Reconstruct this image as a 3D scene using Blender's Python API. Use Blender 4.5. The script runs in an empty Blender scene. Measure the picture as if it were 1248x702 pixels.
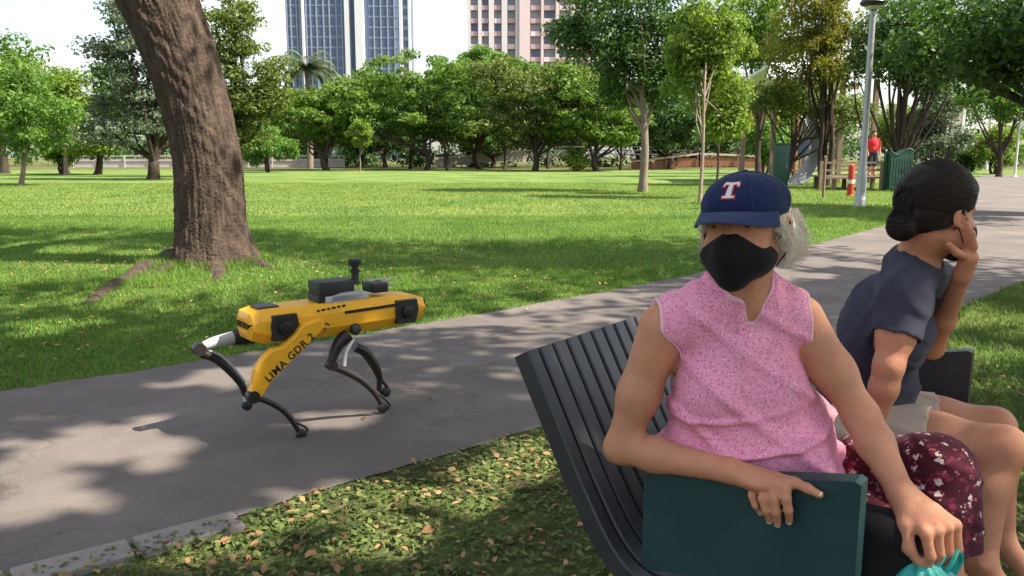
import bpy, bmesh, math, random
import numpy as np
from mathutils import Vector, Matrix
random.seed(7)
RNG = np.random.default_rng(11)
R = math.radians
scene = bpy.context.scene

# ------------------------------------------------------------------ camera
CAM_H, FPX = 1.30, 1000.0                 # eye height, focal length in photo pixels (1248 wide)
PITCH = math.atan(161 / FPX)
cam_d = bpy.data.cameras.new('camera'); cam = bpy.data.objects.new('camera', cam_d)
scene.collection.objects.link(cam)
cam_d.sensor_width = 36.0; cam_d.lens = 36.0 * FPX / 1248
cam_d.clip_start = 0.05; cam_d.clip_end = 3000
cam.location = (0, 0, CAM_H); cam.rotation_euler = (math.pi / 2 - PITCH, 0, 0)
scene.camera = cam

# ------------------------------------------------------------------ world, sun, exposure
SUN_EL, SUN_AZ = R(50), R(-14)            # azimuth measured from +x towards +y
S_DIR = Vector((math.cos(SUN_EL) * math.cos(SUN_AZ), math.cos(SUN_EL) * math.sin(SUN_AZ), math.sin(SUN_EL)))
world = bpy.data.worlds.new('World'); scene.world = world; world.use_nodes = True
wn = world.node_tree; wn.nodes.clear()
w_out = wn.nodes.new('ShaderNodeOutputWorld'); w_bg = wn.nodes.new('ShaderNodeBackground')
w_sky = wn.nodes.new('ShaderNodeTexSky'); w_sky.sky_type = 'NISHITA'; w_sky.sun_disc = False
w_sky.sun_elevation = SUN_EL; w_sky.sun_rotation = math.pi / 2 - SUN_AZ
w_sky.air_density = 1.0; w_sky.dust_density = 2.2; w_sky.ozone_density = 1.0
# thin bright tropical cloud, the same all round the sky
w_tc = wn.nodes.new('ShaderNodeTexCoord'); w_map = wn.nodes.new('ShaderNodeMapping')
w_map.inputs['Scale'].default_value = (1.6, 1.6, 4.5)
w_noi = wn.nodes.new('ShaderNodeTexNoise'); w_noi.inputs['Scale'].default_value = 1.3
w_noi.inputs['Detail'].default_value = 6; w_noi.inputs['Roughness'].default_value = .55
w_rmp = wn.nodes.new('ShaderNodeValToRGB')
w_rmp.color_ramp.elements[0].position = .40; w_rmp.color_ramp.elements[0].color = (.12, .12, .12, 1)
w_rmp.color_ramp.elements[1].position = .70; w_rmp.color_ramp.elements[1].color = (.85, .85, .85, 1)
w_mix = wn.nodes.new('ShaderNodeMixRGB'); w_mix.inputs['Color2'].default_value = (4.5, 4.25, 3.95, 1)
wn.links.new(w_tc.outputs['Generated'], w_map.inputs['Vector'])
wn.links.new(w_map.outputs['Vector'], w_noi.inputs['Vector'])
wn.links.new(w_noi.outputs['Fac'], w_rmp.inputs['Fac'])
wn.links.new(w_rmp.outputs['Color'], w_mix.inputs['Fac'])
wn.links.new(w_sky.outputs['Color'], w_mix.inputs['Color1'])
wn.links.new(w_mix.outputs['Color'], w_bg.inputs['Color'])
w_bg.inputs['Strength'].default_value = .125
wn.links.new(w_bg.outputs['Background'], w_out.inputs['Surface'])

sun_d = bpy.data.lights.new('sun', 'SUN'); sun = bpy.data.objects.new('sun', sun_d)
scene.collection.objects.link(sun)
sun_d.energy = 5.0; sun_d.angle = R(.53); sun_d.color = (1.0, .92, .78)
sun.rotation_euler = S_DIR.to_track_quat('Z', 'Y').to_euler()
sun.location = (20, -6, 30)
scene.view_settings.view_transform = 'Standard'; scene.view_settings.look = 'None'
scene.view_settings.gamma = 1.0; scene.view_settings.exposure = 1.38
scene.view_settings.use_curve_mapping = False
scene.cycles.max_bounces = 6; scene.cycles.diffuse_bounces = 4; scene.cycles.glossy_bounces = 2
scene.cycles.transmission_bounces = 3; scene.cycles.transparent_max_bounces = 6
scene.cycles.caustics_reflective = False; scene.cycles.caustics_refractive = False

# ------------------------------------------------------------------ measuring helpers
CP, SP = math.cos(PITCH), math.sin(PITCH)
def ray(px, py):
    u = (px - 624) / FPX; v = (351 - py) / FPX
    return np.array([u, CP + v * SP, -SP + v * CP])
def P(px, py, Y):                         # the point seen at a photo pixel, Y metres away
    d = ray(px, py); return np.array([0, 0, CAM_H]) + d * (Y / d[1])
def G(px, py, h=0.0):                     # the point seen at a photo pixel, h metres above ground
    d = ray(px, py); return np.array([0, 0, CAM_H]) + d * ((h - CAM_H) / d[2])

# ------------------------------------------------------------------ object helpers
COL = scene.collection.objects
ORG = {}
def tag(o, label=None, cat=None, group=None, kind=None):
    if label: o['label'] = label
    if cat: o['category'] = cat
    if group: o['group'] = group
    if kind: o['kind'] = kind
    return o
def thing(name, loc, label, cat, group=None):
    o = bpy.data.objects.new(name, None); COL.link(o); o.location = tuple(loc)
    o.empty_display_size = .1
    ORG[o.name] = np.array(loc, float)
    return tag(o, label, cat, group)
def fast_mesh(name, V, F):
    """V (n,3) array; F a list of faces, or an (m,k) int array"""
    me = bpy.data.meshes.new(name)
    V = np.asarray(V, dtype=np.float32)
    if isinstance(F, np.ndarray):
        m, k = F.shape
        me.vertices.add(len(V)); me.vertices.foreach_set('co', V.ravel())
        me.loops.add(m * k); me.loops.foreach_set('vertex_index', F.astype(np.int32).ravel())
        me.polygons.add(m); me.polygons.foreach_set('loop_start', np.arange(0, m * k, k, dtype=np.int32))
        try: me.polygons.foreach_set('loop_total', np.full(m, k, dtype=np.int32))
        except Exception: pass
        me.update(calc_edges=True); me.validate()
    else:
        me.from_pydata([tuple(v) for v in V.tolist()], [], F); me.update()
    return me
def obj(name, V, F, mat, parent=None, smooth=False, sharp=None):
    V = np.asarray(V, float)
    org = ORG[parent.name] if parent is not None else np.zeros(3)
    me = fast_mesh(name, V - org, F)
    if mat is not None: me.materials.append(mat)
    o = bpy.data.objects.new(name, me); COL.link(o)
    if parent is not None: o.parent = parent
    ORG[o.name] = org
    if smooth:
        me.polygons.foreach_set('use_smooth', np.ones(len(me.polygons), dtype=bool))
        if sharp: me.set_sharp_from_angle(angle=R(sharp))
    return o
class MB:
    """collects shapes for one mesh"""
    def __init__(s): s.V = []; s.F = []
    def add(s, V, F):
        n = len(s.V); s.V += [tuple(map(float, v)) for v in V]; s.F += [tuple(i + n for i in f) for f in F]; return s
    def box(s, c, half, ax=None, bev=0.0):
        ax = np.eye(3) if ax is None else np.asarray(ax, float)
        c = np.asarray(c, float); hx, hy, hz = half
        if bev <= 0:
            V = [c + ax[0]*x*hx + ax[1]*y*hy + ax[2]*z*hz for z in (-1, 1) for y in (-1, 1) for x in (-1, 1)]
            F = [(0,2,3,1),(4,5,7,6),(0,1,5,4),(2,6,7,3),(0,4,6,2),(1,3,7,5)]
            return s.add(V, F)
        b = min(bev, .45*hx*2, .45*hy*2, .45*hz*2)
        bm = bmesh.new(); bmesh.ops.create_cube(bm, size=1)
        for v in bm.verts: v.co = Vector((v.co.x*2*hx, v.co.y*2*hy, v.co.z*2*hz))
        bmesh.ops.bevel(bm, geom=bm.edges[:], offset=b, segments=2, affect='EDGES', profile=.6)
        bm.verts.ensure_lookup_table()
        V = [c + ax[0]*v.co.x + ax[1]*v.co.y + ax[2]*v.co.z for v in bm.verts]
        F = [tuple(v.index for v in f.verts) for f in bm.faces]; bm.free()
        return s.add(V, F)
    def tube(s, pts, rad, n=8, cap=True, flat=None):
        pts = np.asarray(pts, float); m = len(pts)
        rad = np.full(m, rad) if np.isscalar(rad) else np.asarray(rad, float)
        T = np.gradient(pts, axis=0); T /= np.linalg.norm(T, axis=1)[:, None] + 1e-9
        u = np.cross(T[0], [0, 0, 1.0]);
        if np.linalg.norm(u) < .05: u = np.cross(T[0], [1.0, 0, 0])
        V = []
        for i in range(m):
            u = u - T[i] * np.dot(u, T[i]); u /= np.linalg.norm(u) + 1e-9; w = np.cross(T[i], u)
            for k in range(n):
                a = 2 * math.pi * k / n
                V.append(pts[i] + rad[i] * (math.cos(a) * u + math.sin(a) * w))
        F = [(i*n+k, i*n+(k+1) % n, (i+1)*n+(k+1) % n, (i+1)*n+k) for i in range(m-1) for k in range(n)]
        if cap: F += [tuple(range(n-1, -1, -1)), tuple((m-1)*n+k for k in range(n))]
        return s.add(V, F)
    def lathe(s, base, prof, n=16, ax=(0, 0, 1)):
        ax = np.asarray(ax, float); ax = ax/np.linalg.norm(ax); base = np.asarray(base, float)
        u = np.cross(ax, [0, 1.0, 0]);
        if np.linalg.norm(u) < .1: u = np.cross(ax, [1.0, 0, 0])
        u /= np.linalg.norm(u); w = np.cross(ax, u)
        V = [base + ax*h + r*(math.cos(2*math.pi*k/n)*u + math.sin(2*math.pi*k/n)*w) for (r, h) in prof for k in range(n)]
        m = len(prof)
        F = [(i*n+k, i*n+(k+1) % n, (i+1)*n+(k+1) % n, (i+1)*n+k) for i in range(m-1) for k in range(n)]
        F += [tuple(range(n-1, -1, -1)), tuple((m-1)*n+k for k in range(n))]
        return s.add(V, F)
    def prism(s, poly, off):
        """closed polygon of 3-D points extruded by the vector off"""
        poly = [np.asarray(p, float) for p in poly]; off = np.asarray(off, float); n = len(poly)
        V = poly + [p + off for p in poly]
        F = [tuple(range(n-1, -1, -1)), tuple(range(n, 2*n))] + [(i, (i+1) % n, n+(i+1) % n, n+i) for i in range(n)]
        return s.add(V, F)
    def build(s, name, mat, parent=None, smooth=False, sharp=35):
        o = obj(name, np.array(s.V), s.F, mat, parent)
        bm = bmesh.new(); bm.from_mesh(o.data); bmesh.ops.recalc_face_normals(bm, faces=bm.faces[:]); bm.to_mesh(o.data); bm.free()
        if smooth:
            o.data.polygons.foreach_set('use_smooth', np.ones(len(o.data.polygons), dtype=bool))
            o.data.set_sharp_from_angle(angle=R(sharp))
        return o
def spline(pts, n):
    """Catmull-Rom through rows of pts (any width)"""
    p = np.asarray(pts, float); p = np.vstack([2*p[0]-p[1], p, 2*p[-1]-p[-2]]); m = len(p) - 3
    out = []
    for t in np.linspace(0, m - 1e-6, n):
        i = int(t); f = t - i; a, b, c, d = p[i:i+4]
        out.append(.5*((2*b)+(-a+c)*f+(2*a-5*b+4*c-d)*f*f+(-a+3*b-3*c+d)*f**3))
    return np.array(out)

# ------------------------------------------------------------------ materials
MATS = {}
def nmat(name):
    m = bpy.data.materials.new(name); m.use_nodes = True; nt = m.node_tree
    b = nt.nodes['Principled BSDF']; return m, nt, b
def N(nt, t, **kw):
    n = nt.nodes.new(t)
    for k, v in kw.items():
        if k in n.inputs.keys(): n.inputs[k].default_value = v
        else: setattr(n, k, v)
    return n
def rgba(c): return (c[0], c[1], c[2], 1)
def ramp(nt, fac, stops):
    r = nt.nodes.new('ShaderNodeValToRGB'); e = r.color_ramp.elements
    while len(e) < len(stops): e.new(.5)
    for i, (p, c) in enumerate(stops): e[i].position = p; e[i].color = rgba(c)
    nt.links.new(fac, r.inputs['Fac']); return r.outputs['Color']
def mixc(nt, fac, a, b, mode='MIX'):
    m = nt.nodes.new('ShaderNodeMixRGB'); m.blend_type = mode
    for s, v in (('Fac', fac), ('Color1', a), ('Color2', b)):
        if isinstance(v, (int, float)): m.inputs[s].default_value = v
        elif isinstance(v, tuple): m.inputs[s].default_value = rgba(v)
        else: nt.links.new(v, m.inputs[s])
    return m.outputs['Color']
def coords(nt, scale=(1, 1, 1), rot=(0, 0, 0)):
    g = nt.nodes.new('ShaderNodeNewGeometry'); mp = nt.nodes.new('ShaderNodeMapping')
    mp.inputs['Scale'].default_value = scale; mp.inputs['Rotation'].default_value = rot
    nt.links.new(g.outputs['Position'], mp.inputs['Vector']); return mp.outputs['Vector']
def noise(nt, vec, scale, detail=4, rough=.55, out='Fac'):
    n = nt.nodes.new('ShaderNodeTexNoise'); n.inputs['Scale'].default_value = scale
    n.inputs['Detail'].default_value = detail; n.inputs['Roughness'].default_value = rough
    nt.links.new(vec, n.inputs['Vector']); return n.outputs[out]
def bump(nt, b, h, strength, dist):
    n = nt.nodes.new('ShaderNodeBump'); n.inputs['Strength'].default_value = strength; n.inputs['Distance'].default_value = dist
    nt.links.new(h, n.inputs['Height']); nt.links.new(n.outputs['Normal'], b.inputs['Normal'])
def plain(name, col, rough=.6, var=.18, scale=30, metal=0, bmp=.15, bdist=.002, spec=.5, coat=0):
    """painted / moulded surface: colour drifts, wear in the gloss, fine relief"""
    m, nt, b = nmat(name); v = coords(nt)
    n1 = noise(nt, v, scale, 5); n2 = noise(nt, v, scale * 6, 3)
    c = mixc(nt, n1, tuple(x*(1-var) for x in col), tuple(min(1, x*(1+var)) for x in col))
    nt.links.new(c, b.inputs['Base Color'])
    mr = N(nt, 'ShaderNodeMapRange'); nt.links.new(n1, mr.inputs['Value'])
    mr.inputs['To Min'].default_value = max(0, rough-.12); mr.inputs['To Max'].default_value = min(1, rough+.12)
    nt.links.new(mr.outputs['Result'], b.inputs['Roughness'])
    b.inputs['Metallic'].default_value = metal; b.inputs['Specular IOR Level'].default_value = spec
    b.inputs['Coat Weight'].default_value = coat
    if bmp: bump(nt, b, n2, bmp, bdist)
    MATS[name] = m; return m
def leafmat(name, c1, c2, trans=.35, rough=.55, spec=.35):
    m, nt, b = nmat(name)
    g = nt.nodes.new('ShaderNodeNewGeometry')
    v = coords(nt); n = noise(nt, v, .55, 3)
    f = mixc(nt, .45, g.outputs['Random Per Island'], n)
    c = ramp(nt, f, [(.2, c1), (.8, c2)])
    nt.links.new(c, b.inputs['Base Color']); b.inputs['Roughness'].default_value = rough
    b.inputs['Specular IOR Level'].default_value = spec
    tr = N(nt, 'ShaderNodeBsdfTranslucent')
    tc = mixc(nt, 1.0, c, (1.25, 1.35, .55), 'MULTIPLY'); nt.links.new(tc, tr.inputs['Color'])
    mx = N(nt, 'ShaderNodeMixShader'); mx.inputs[0].default_value = trans
    nt.links.new(b.outputs[0], mx.inputs[1]); nt.links.new(tr.outputs[0], mx.inputs[2])
    nt.links.new(mx.outputs[0], nt.nodes['Material Output'].inputs['Surface'])
    MATS[name] = m; return m
def bark(name, c1, c2, sc=9, strength=.8, dist=.03):
    m, nt, b = nmat(name); v = coords(nt, (1, 1, .30))
    n0 = noise(nt, v, sc, 8, .72); n9 = noise(nt, coords(nt), sc*3.2, 5, .7)
    n1_ = N(nt, 'ShaderNodeMath', operation='MULTIPLY_ADD'); nt.links.new(n9, n1_.inputs[0]); n1_.inputs[1].default_value = .45; nt.links.new(n0, n1_.inputs[2])
    n1s = N(nt, 'ShaderNodeMath', operation='MULTIPLY'); nt.links.new(n1_.outputs[0], n1s.inputs[0]); n1s.inputs[1].default_value = .69; n1 = n1s.outputs[0]; v2 = coords(nt); n2 = noise(nt, v2, 1.3, 4)
    c = ramp(nt, n1, [(.40, c1), (.50, tuple(.45*(p+q) for p, q in zip(c1, c2))), (.60, c2)])
    c = mixc(nt, n2, c, tuple(.75*(a+b_)/2 for a, b_ in zip(c1, c2)))
    nt.links.new(c, b.inputs['Base Color']); b.inputs['Roughness'].default_value = .95
    b.inputs['Specular IOR Level'].default_value = .15
    bump(nt, b, n1, strength, dist); MATS[name] = m; return m

# ================================================================== THE GROUND
def lawn_material():
    m, nt, b = nmat('lawn_ground'); v = coords(nt)
    n1 = noise(nt, v, .35, 5); n2 = noise(nt, v, 9, 6, .7); n3 = noise(nt, v, 60, 3)
    g = ramp(nt, n2, [(.3, (.050, .105, .022)), (.55, (.100, .190, .042)), (.8, (.18, .255, .075))])
    g = mixc(nt, ramp(nt, n1, [(.38, (0, 0, 0)), (.64, (.75, .75, .75))]), g, (.235, .275, .080))
    # bare soil and litter beside the bench and, far off, under the trees
    sx = N(nt, 'ShaderNodeSeparateXYZ'); nt.links.new(v, sx.inputs[0])
    near = N(nt, 'ShaderNodeMapRange'); nt.links.new(sx.outputs['Y'], near.inputs['Value'])
    for k, q in (('From Min', 3.6), ('From Max', 5.0), ('To Min', .75), ('To Max', 0)): near.inputs[k].default_value = q
    far = N(nt, 'ShaderNodeMapRange'); nt.links.new(sx.outputs['Y'], far.inputs['Value'])
    for k, q in (('From Min', 70), ('From Max', 84), ('To Min', 0), ('To Max', .8)): far.inputs[k].default_value = q
    add = N(nt, 'ShaderNodeMath', operation='ADD'); nt.links.new(near.outputs[0], add.inputs[0]); nt.links.new(far.outputs[0], add.inputs[1])
    soil = ramp(nt, n2, [(.3, (.035, .024, .016)), (.7, (.13, .09, .06))])
    mm = N(nt, 'ShaderNodeMath', operation='MULTIPLY'); nt.links.new(add.outputs[0], mm.inputs[0])
    nt.links.new(ramp(nt, noise(nt, v, 3, 4), [(.35, (.5, .5, .5)), (.6, (1, 1, 1))]), mm.inputs[1])
    nt.links.new(mixc(nt, mm.outputs[0], g, soil), b.inputs['Base Color'])
    b.inputs['Roughness'].default_value = .95; b.inputs['Specular IOR Level'].default_value = .1
    hb = N(nt, 'ShaderNodeMath', operation='ADD'); nt.links.new(n2, hb.inputs[0]); nt.links.new(n3, hb.inputs[1])
    bump(nt, b, hb.outputs[0], .9, .05); return m
def asphalt_material():
    m, nt, b = nmat('asphalt'); v = coords(nt)
    n1 = noise(nt, v, .9, 5, .6); n2 = noise(nt, v, 7, 5, .6); n3 = noise(nt, v, 240, 2, .7)
    c = ramp(nt, n1, [(.3, (.056, .043, .037)), (.52, (.100, .079, .069)), (.72, (.168, .135, .118))])
    c = mixc(nt, ramp(nt, n2, [(.45, (0, 0, 0)), (.75, (.4, .4, .4))]), c, (.07, .062, .058))
    c = mixc(nt, ramp(nt, n3, [(.3, (0, 0, 0)), (.72, (.5, .5, .5))]), c, (.24, .22, .21))
    # hairline cracks
    vo = N(nt, 'ShaderNodeTexVoronoi', feature='DISTANCE_TO_EDGE'); vo.inputs['Scale'].default_value = .55
    vn = N(nt, 'ShaderNodeVectorMath', operation='ADD'); nt.links.new(v, vn.inputs[0]); nt.links.new(noise(nt, v, 2.5, 4, .6, 'Color'), vn.inputs[1])
    nt.links.new(vn.outputs[0], vo.inputs['Vector'])
    c = mixc(nt, ramp(nt, vo.outputs['Distance'], [(0, (.30, .30, .30)), (.010, (0, 0, 0))]), c, (.03, .027, .025))
    nt.links.new(c, b.inputs['Base Color'])
    mr = N(nt, 'ShaderNodeMapRange'); nt.links.new(n1, mr.inputs['Value'])
    mr.inputs['To Min'].default_value = .95; mr.inputs['To Max'].default_value = .68
    nt.links.new(mr.outputs[0], b.inputs['Roughness']); b.inputs['Specular IOR Level'].default_value = .3
    hb = N(nt, 'ShaderNodeMath', operation='MULTIPLY_ADD'); nt.links.new(n3, hb.inputs[0]); hb.inputs[1].default_value = .5; nt.links.new(n2, hb.inputs[2])
    bump(nt, b, hb.outputs[0], .35, .006); return m
M_LAWN, M_ASPH = lawn_material(), asphalt_material()
tag(obj('lawn', [(-700, -60, 0), (700, -60, 0), (700, 1200, 0), (-700, 1200, 0)], [(0, 1, 2, 3)], M_LAWN), kind='structure')

NEAR_PX = [(0, 699), (150, 677), (320, 621), (500, 566), (660, 522), (1165, 378), (1248, 343), (1330, 318), (1420, 297)]
FAR_PX = [(0, 478), (130, 461), (240, 441), (380, 418), (520, 396), (620, 376), (800, 346), (985, 300), (1090, 273), (1114, 254), (1160, 230), (1200, 213)]
near_e = [G(*p)[:2] for p in NEAR_PX]; far_e = [G(*p)[:2] for p in FAR_PX]
d0 = np.array([-.77, -.64])
near_e = [near_e[0] + d0*12, near_e[0] + d0*4] + near_e; far_e = [far_e[0] + d0*13, far_e[0] + d0*5] + far_e
def by_x(e, n=420):
    e = np.array(e); x = np.linspace(e[0, 0], e[-1, 0], n); y = np.interp(x, e[:, 0], e[:, 1]); k = 9
    y[k:-k] = np.convolve(y, np.ones(2*k+1)/(2*k+1), 'valid'); return np.stack([x, y], 1)
near_s, far_s = by_x(near_e), by_x(far_e)
def rag(t, amp): return amp*.4*(np.sin(t*6.1)+.7*np.sin(t*15+1)+.5*np.sin(t*31+2)+.4*np.sin(t*63))
xs = np.r_[np.linspace(max(near_s[0, 0], far_s[0, 0]), near_s[-1, 0], 700), np.linspace(near_s[-1, 0]+.3, far_s[-1, 0], 60)]
xe, ye = near_s[-1]
ylo = np.where(xs <= xe, np.interp(xs, near_s[:, 0], near_s[:, 1]) + rag(xs, .02), ye+(xs-xe)*.16)
yhi = np.interp(xs, far_s[:, 0], far_s[:, 1]) + rag(xs+3, .05)
n_ = len(xs); Vp = np.r_[np.c_[xs, ylo], np.c_[xs, yhi], [(75, ye+(75-xe)*.16)], [(75, yhi[-1]+2.5)]]
path_f = [(i, i+1, n_+i+1, n_+i) for i in range(n_-1)] + [(n_-1, 2*n_, 2*n_+1, 2*n_-1)]
tag(obj('path', np.c_[Vp, np.full(len(Vp), .006)], path_f, M_ASPH), kind='structure')

# half-buried concrete kerb along the near edge of the path, each stone its own piece
M_KERB = plain('kerb_concrete', (.24, .21, .195), .9, .3, 14, bmp=.7, bdist=.006)
kerb = tag(bpy.data.objects.new('kerb', None), kind='structure'); COL.link(kerb); ORG['kerb'] = np.zeros(3)
arc = np.r_[0, np.cumsum(np.linalg.norm(np.diff(near_s, axis=0), axis=1))]
def along(edge, s):
    return np.array([np.interp(s, arc, edge[:, 0]), np.interp(s, arc, edge[:, 1])])
s0 = arc[np.argmin(np.abs(near_s[:, 0] - G(0, 699)[0]))] - 1.0
for i in range(5):
    sa, sb = s0 + i*.36, s0 + i*.36 + .347
    a, b_ = along(near_s, sa), along(near_s, sb); t = (b_-a)/np.linalg.norm(b_-a); nrm = np.array([t[1], -t[0]])
    c = (a+b_)/2 + nrm*.045
    tz = .004*math.sin(i*2.3); sink = -.019 - .008*max(0, i-4)
    ax = [[t[0], t[1], tz*2], [-t[1], t[0], .02*math.sin(i*1.7)], [0, 0, 1]]
    MB().box((c[0], c[1], sink), (.172, .075, .04), ax, bev=.012).build('kerb_stone', M_KERB, kerb, True, 50)

# ================================================================== TREES
M_BARK = bark('bark_brown', (.020, .014, .011), (.165, .118, .092), 11, 1.0, .05)
M_BARK_D = bark('bark_dark', (.03, .022, .017), (.10, .075, .06), 8)
M_BARK_P = bark('bark_pale', (.16, .12, .09), (.36, .29, .23), 7)
L_MID = leafmat('leaf_mid', (.058, .115, .017), (.175, .265, .048), .45)
L_DARK = leafmat('leaf_dark', (.028, .066, .018), (.098, .175, .042), .36)
L_LIME = leafmat('leaf_lime', (.09, .15, .020), (.23, .32, .052), .45)
L_YEL = leafmat('leaf_yellow', (.105, .12, .014), (.25, .23, .035), .45)
L_GREY = leafmat('leaf_greygreen', (.058, .082, .052), (.16, .20, .13), .3)
L_OLIVE = leafmat('leaf_olive', (.062, .095, .018), (.165, .205, .050), .4)
L_FRESH = leafmat('leaf_fresh', (.060, .135, .020), (.16, .28, .052), .42)

def leaves(cent, crad, n, size, rng, squash=.7, droop=0.0, up=.5):
    n = int(n*1.45); size = size*.80
    """n diamond leaves gathered in clumps; returns V, F"""
    K = len(cent); w = crad**2; k = rng.choice(K, n, p=w/w.sum())
    d = rng.normal(size=(n, 3)); d /= np.linalg.norm(d, axis=1)[:, None]
    rr = rng.random(n)**.45
    pos = cent[k] + d*(crad[k]*rr)[:, None]*np.array([1, 1, squash])
    nrm = d*.6 + rng.normal(size=(n, 3))*.6 + np.array([0, 0, up]); nrm /= np.linalg.norm(nrm, axis=1)[:, None]
    a = np.cross(nrm, rng.normal(size=(n, 3))); a[:, 2] -= droop; a /= np.linalg.norm(a, axis=1)[:, None]
    b_ = np.cross(nrm, a)
    s = (size*(.40+1.3*rng.random(n)**1.6))[:, None]
    fold = nrm*s*.18
    V = np.empty((n, 4, 3)); V[:, 0] = pos-a*s; V[:, 1] = pos+b_*s*.52+fold; V[:, 2] = pos+a*s; V[:, 3] = pos-b_*s*.52+fold
    return V.reshape(-1, 3), np.arange(4*n).reshape(n, 4)
def clumps(envs, K, cr, rng, inner=.35):
    C, Q = [], []
    vol = np.array([e[1][0]*e[1][1]*e[1][2] for e in envs])**.7; vol /= vol.sum()
    for (c, r), f in zip(envs, vol):
        for _ in range(max(3, int(round(K*f)))):
            d = rng.normal(size=3); d /= np.linalg.norm(d)
            q = inner + (1-inner)*rng.random()**.6
            C.append(np.asarray(c) + d*np.asarray(r)*q); Q.append(cr*(.55+.8*rng.random()))
    return np.array(C), np.array(Q)
TREE_TRIS = [0]
# leaves cut out of the crowns so sun patches fall at these ground points
GAPS = [(G(x, y)[:2], r) for x, y, r in ((40, 548, .16), (95, 550, .24), (150, 545, .26), (255, 463, .20), (300, 456, .17), (425, 507, .15), (375, 514, .12), (30, 615, .2), (75, 600, .14), (560, 392, .22), (640, 373, .25), (720, 362, .2),
        (1010, 322, .40), (960, 335, .35), (380, 612, .15), (425, 600, .12), (330, 626, .12), (635, 548, .14), (672, 562, .16), (215, 690, .10), (450, 645, .16), (555, 605, .18), (600, 577, .14), (300, 662, .13), (500, 680, .14), (60, 400, .25), (30, 305, .7), (180, 312, .5), (480, 350, .3), (1215, 390, .35), (1190, 430, .25))]
def open_gaps(V):
    c = V.reshape(-1, 4, 3).mean(1); g = c[:, :2]-c[:, 2:3]*np.array([S_DIR.x, S_DIR.y])/S_DIR.z; k = np.ones(len(c), bool)
    for p, r in GAPS:
        d = g-p; a = np.arctan2(d[:, 1], d[:, 0]); k &= np.hypot(d[:, 0], d[:, 1]) > r*1.12*(1.15+.35*np.sin(3*a+p[0]*9)+.2*np.sin(5*a+p[1]*7))
    V = V.reshape(-1, 4, 3)[k].reshape(-1, 3); return V, np.arange(len(V)).reshape(-1, 4)
def tree(name, label, base, r0, envs, K, cr, nl, leaf, lm, bm_, seed, lean=(0, 0), fork=.45, limbs=9, group=None, cat='tree', inner=.35, squash=.7, droop=0, stems=1):
    rng = np.random.default_rng(seed)
    base = np.array([base[0], base[1], 0.0])
    root = thing(name, base, label, cat, group)
    C, Q = clumps(envs, int(K*1.5), cr*.86, rng, inner)
    top = C[:, 2].max(); mid = np.average(C, axis=0)
    fz = base[2] + fork*(mid[2]-base[2])
    mb = MB()
    fpt = np.array([base[0]+(mid[0]-base[0])*.35+lean[0], base[1]+(mid[1]-base[1])*.35+lean[1], fz])
    for s in range(stems):
        off = np.array([rng.normal()*r0*3, rng.normal()*r0*2, 0]) if s else np.zeros(3)
        wob = rng.normal(size=3)*r0*.6; wob[2] = 0
        tp = spline([base+off*.4-np.array([0, 0, .1]), base*.55+fpt*.45+wob+off, fpt+off, np.array([mid[0], mid[1], mid[2]+(top-mid[2])*.45])+off], 12)
        tr = r0*np.interp(np.linspace(0, 1, 12), [0, .06, .5, 1], [1.45, 1.05, .72, .16])
        mb.tube(tp, tr, 9)
    for i in rng.choice(len(C), min(limbs, len(C)), replace=False):
        st = tp[int(4+rng.random()*5)]; en = C[i]; ml = (st+en)/2 + np.array([0, 0, -.12*np.linalg.norm(en-st)])*rng.random() + rng.normal(size=3)*.05*np.linalg.norm(en-st)
        lp = spline([st, ml, en], 7); mb.tube(lp, r0*np.linspace(.45, .10, 7), 6)
    mb.build('trunk', bm_, root, True, 60)
    ce = np.array([e[0] for e in envs]); C2, Q2 = clumps(envs, 3*len(envs), cr*2.0, rng, .0)
    V, F = leaves(np.vstack([C, C2]), np.r_[Q, Q2*.75], nl, leaf, rng, squash, droop)
    if 'shade tree' in label: V, F = open_gaps(V)
    obj('crown', V, F, lm, root); TREE_TRIS[0] += 2*int(nl*1.45)
    return root
def E(px, py, Y, rx, rz, ry=None):
    """an ellipsoid given by its photo centre, distance and half-sizes in photo pixels"""
    k = Y/FPX; return (P(px, py, Y), (rx*k, (ry if ry else rx*k*.8), rz*k))

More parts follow.
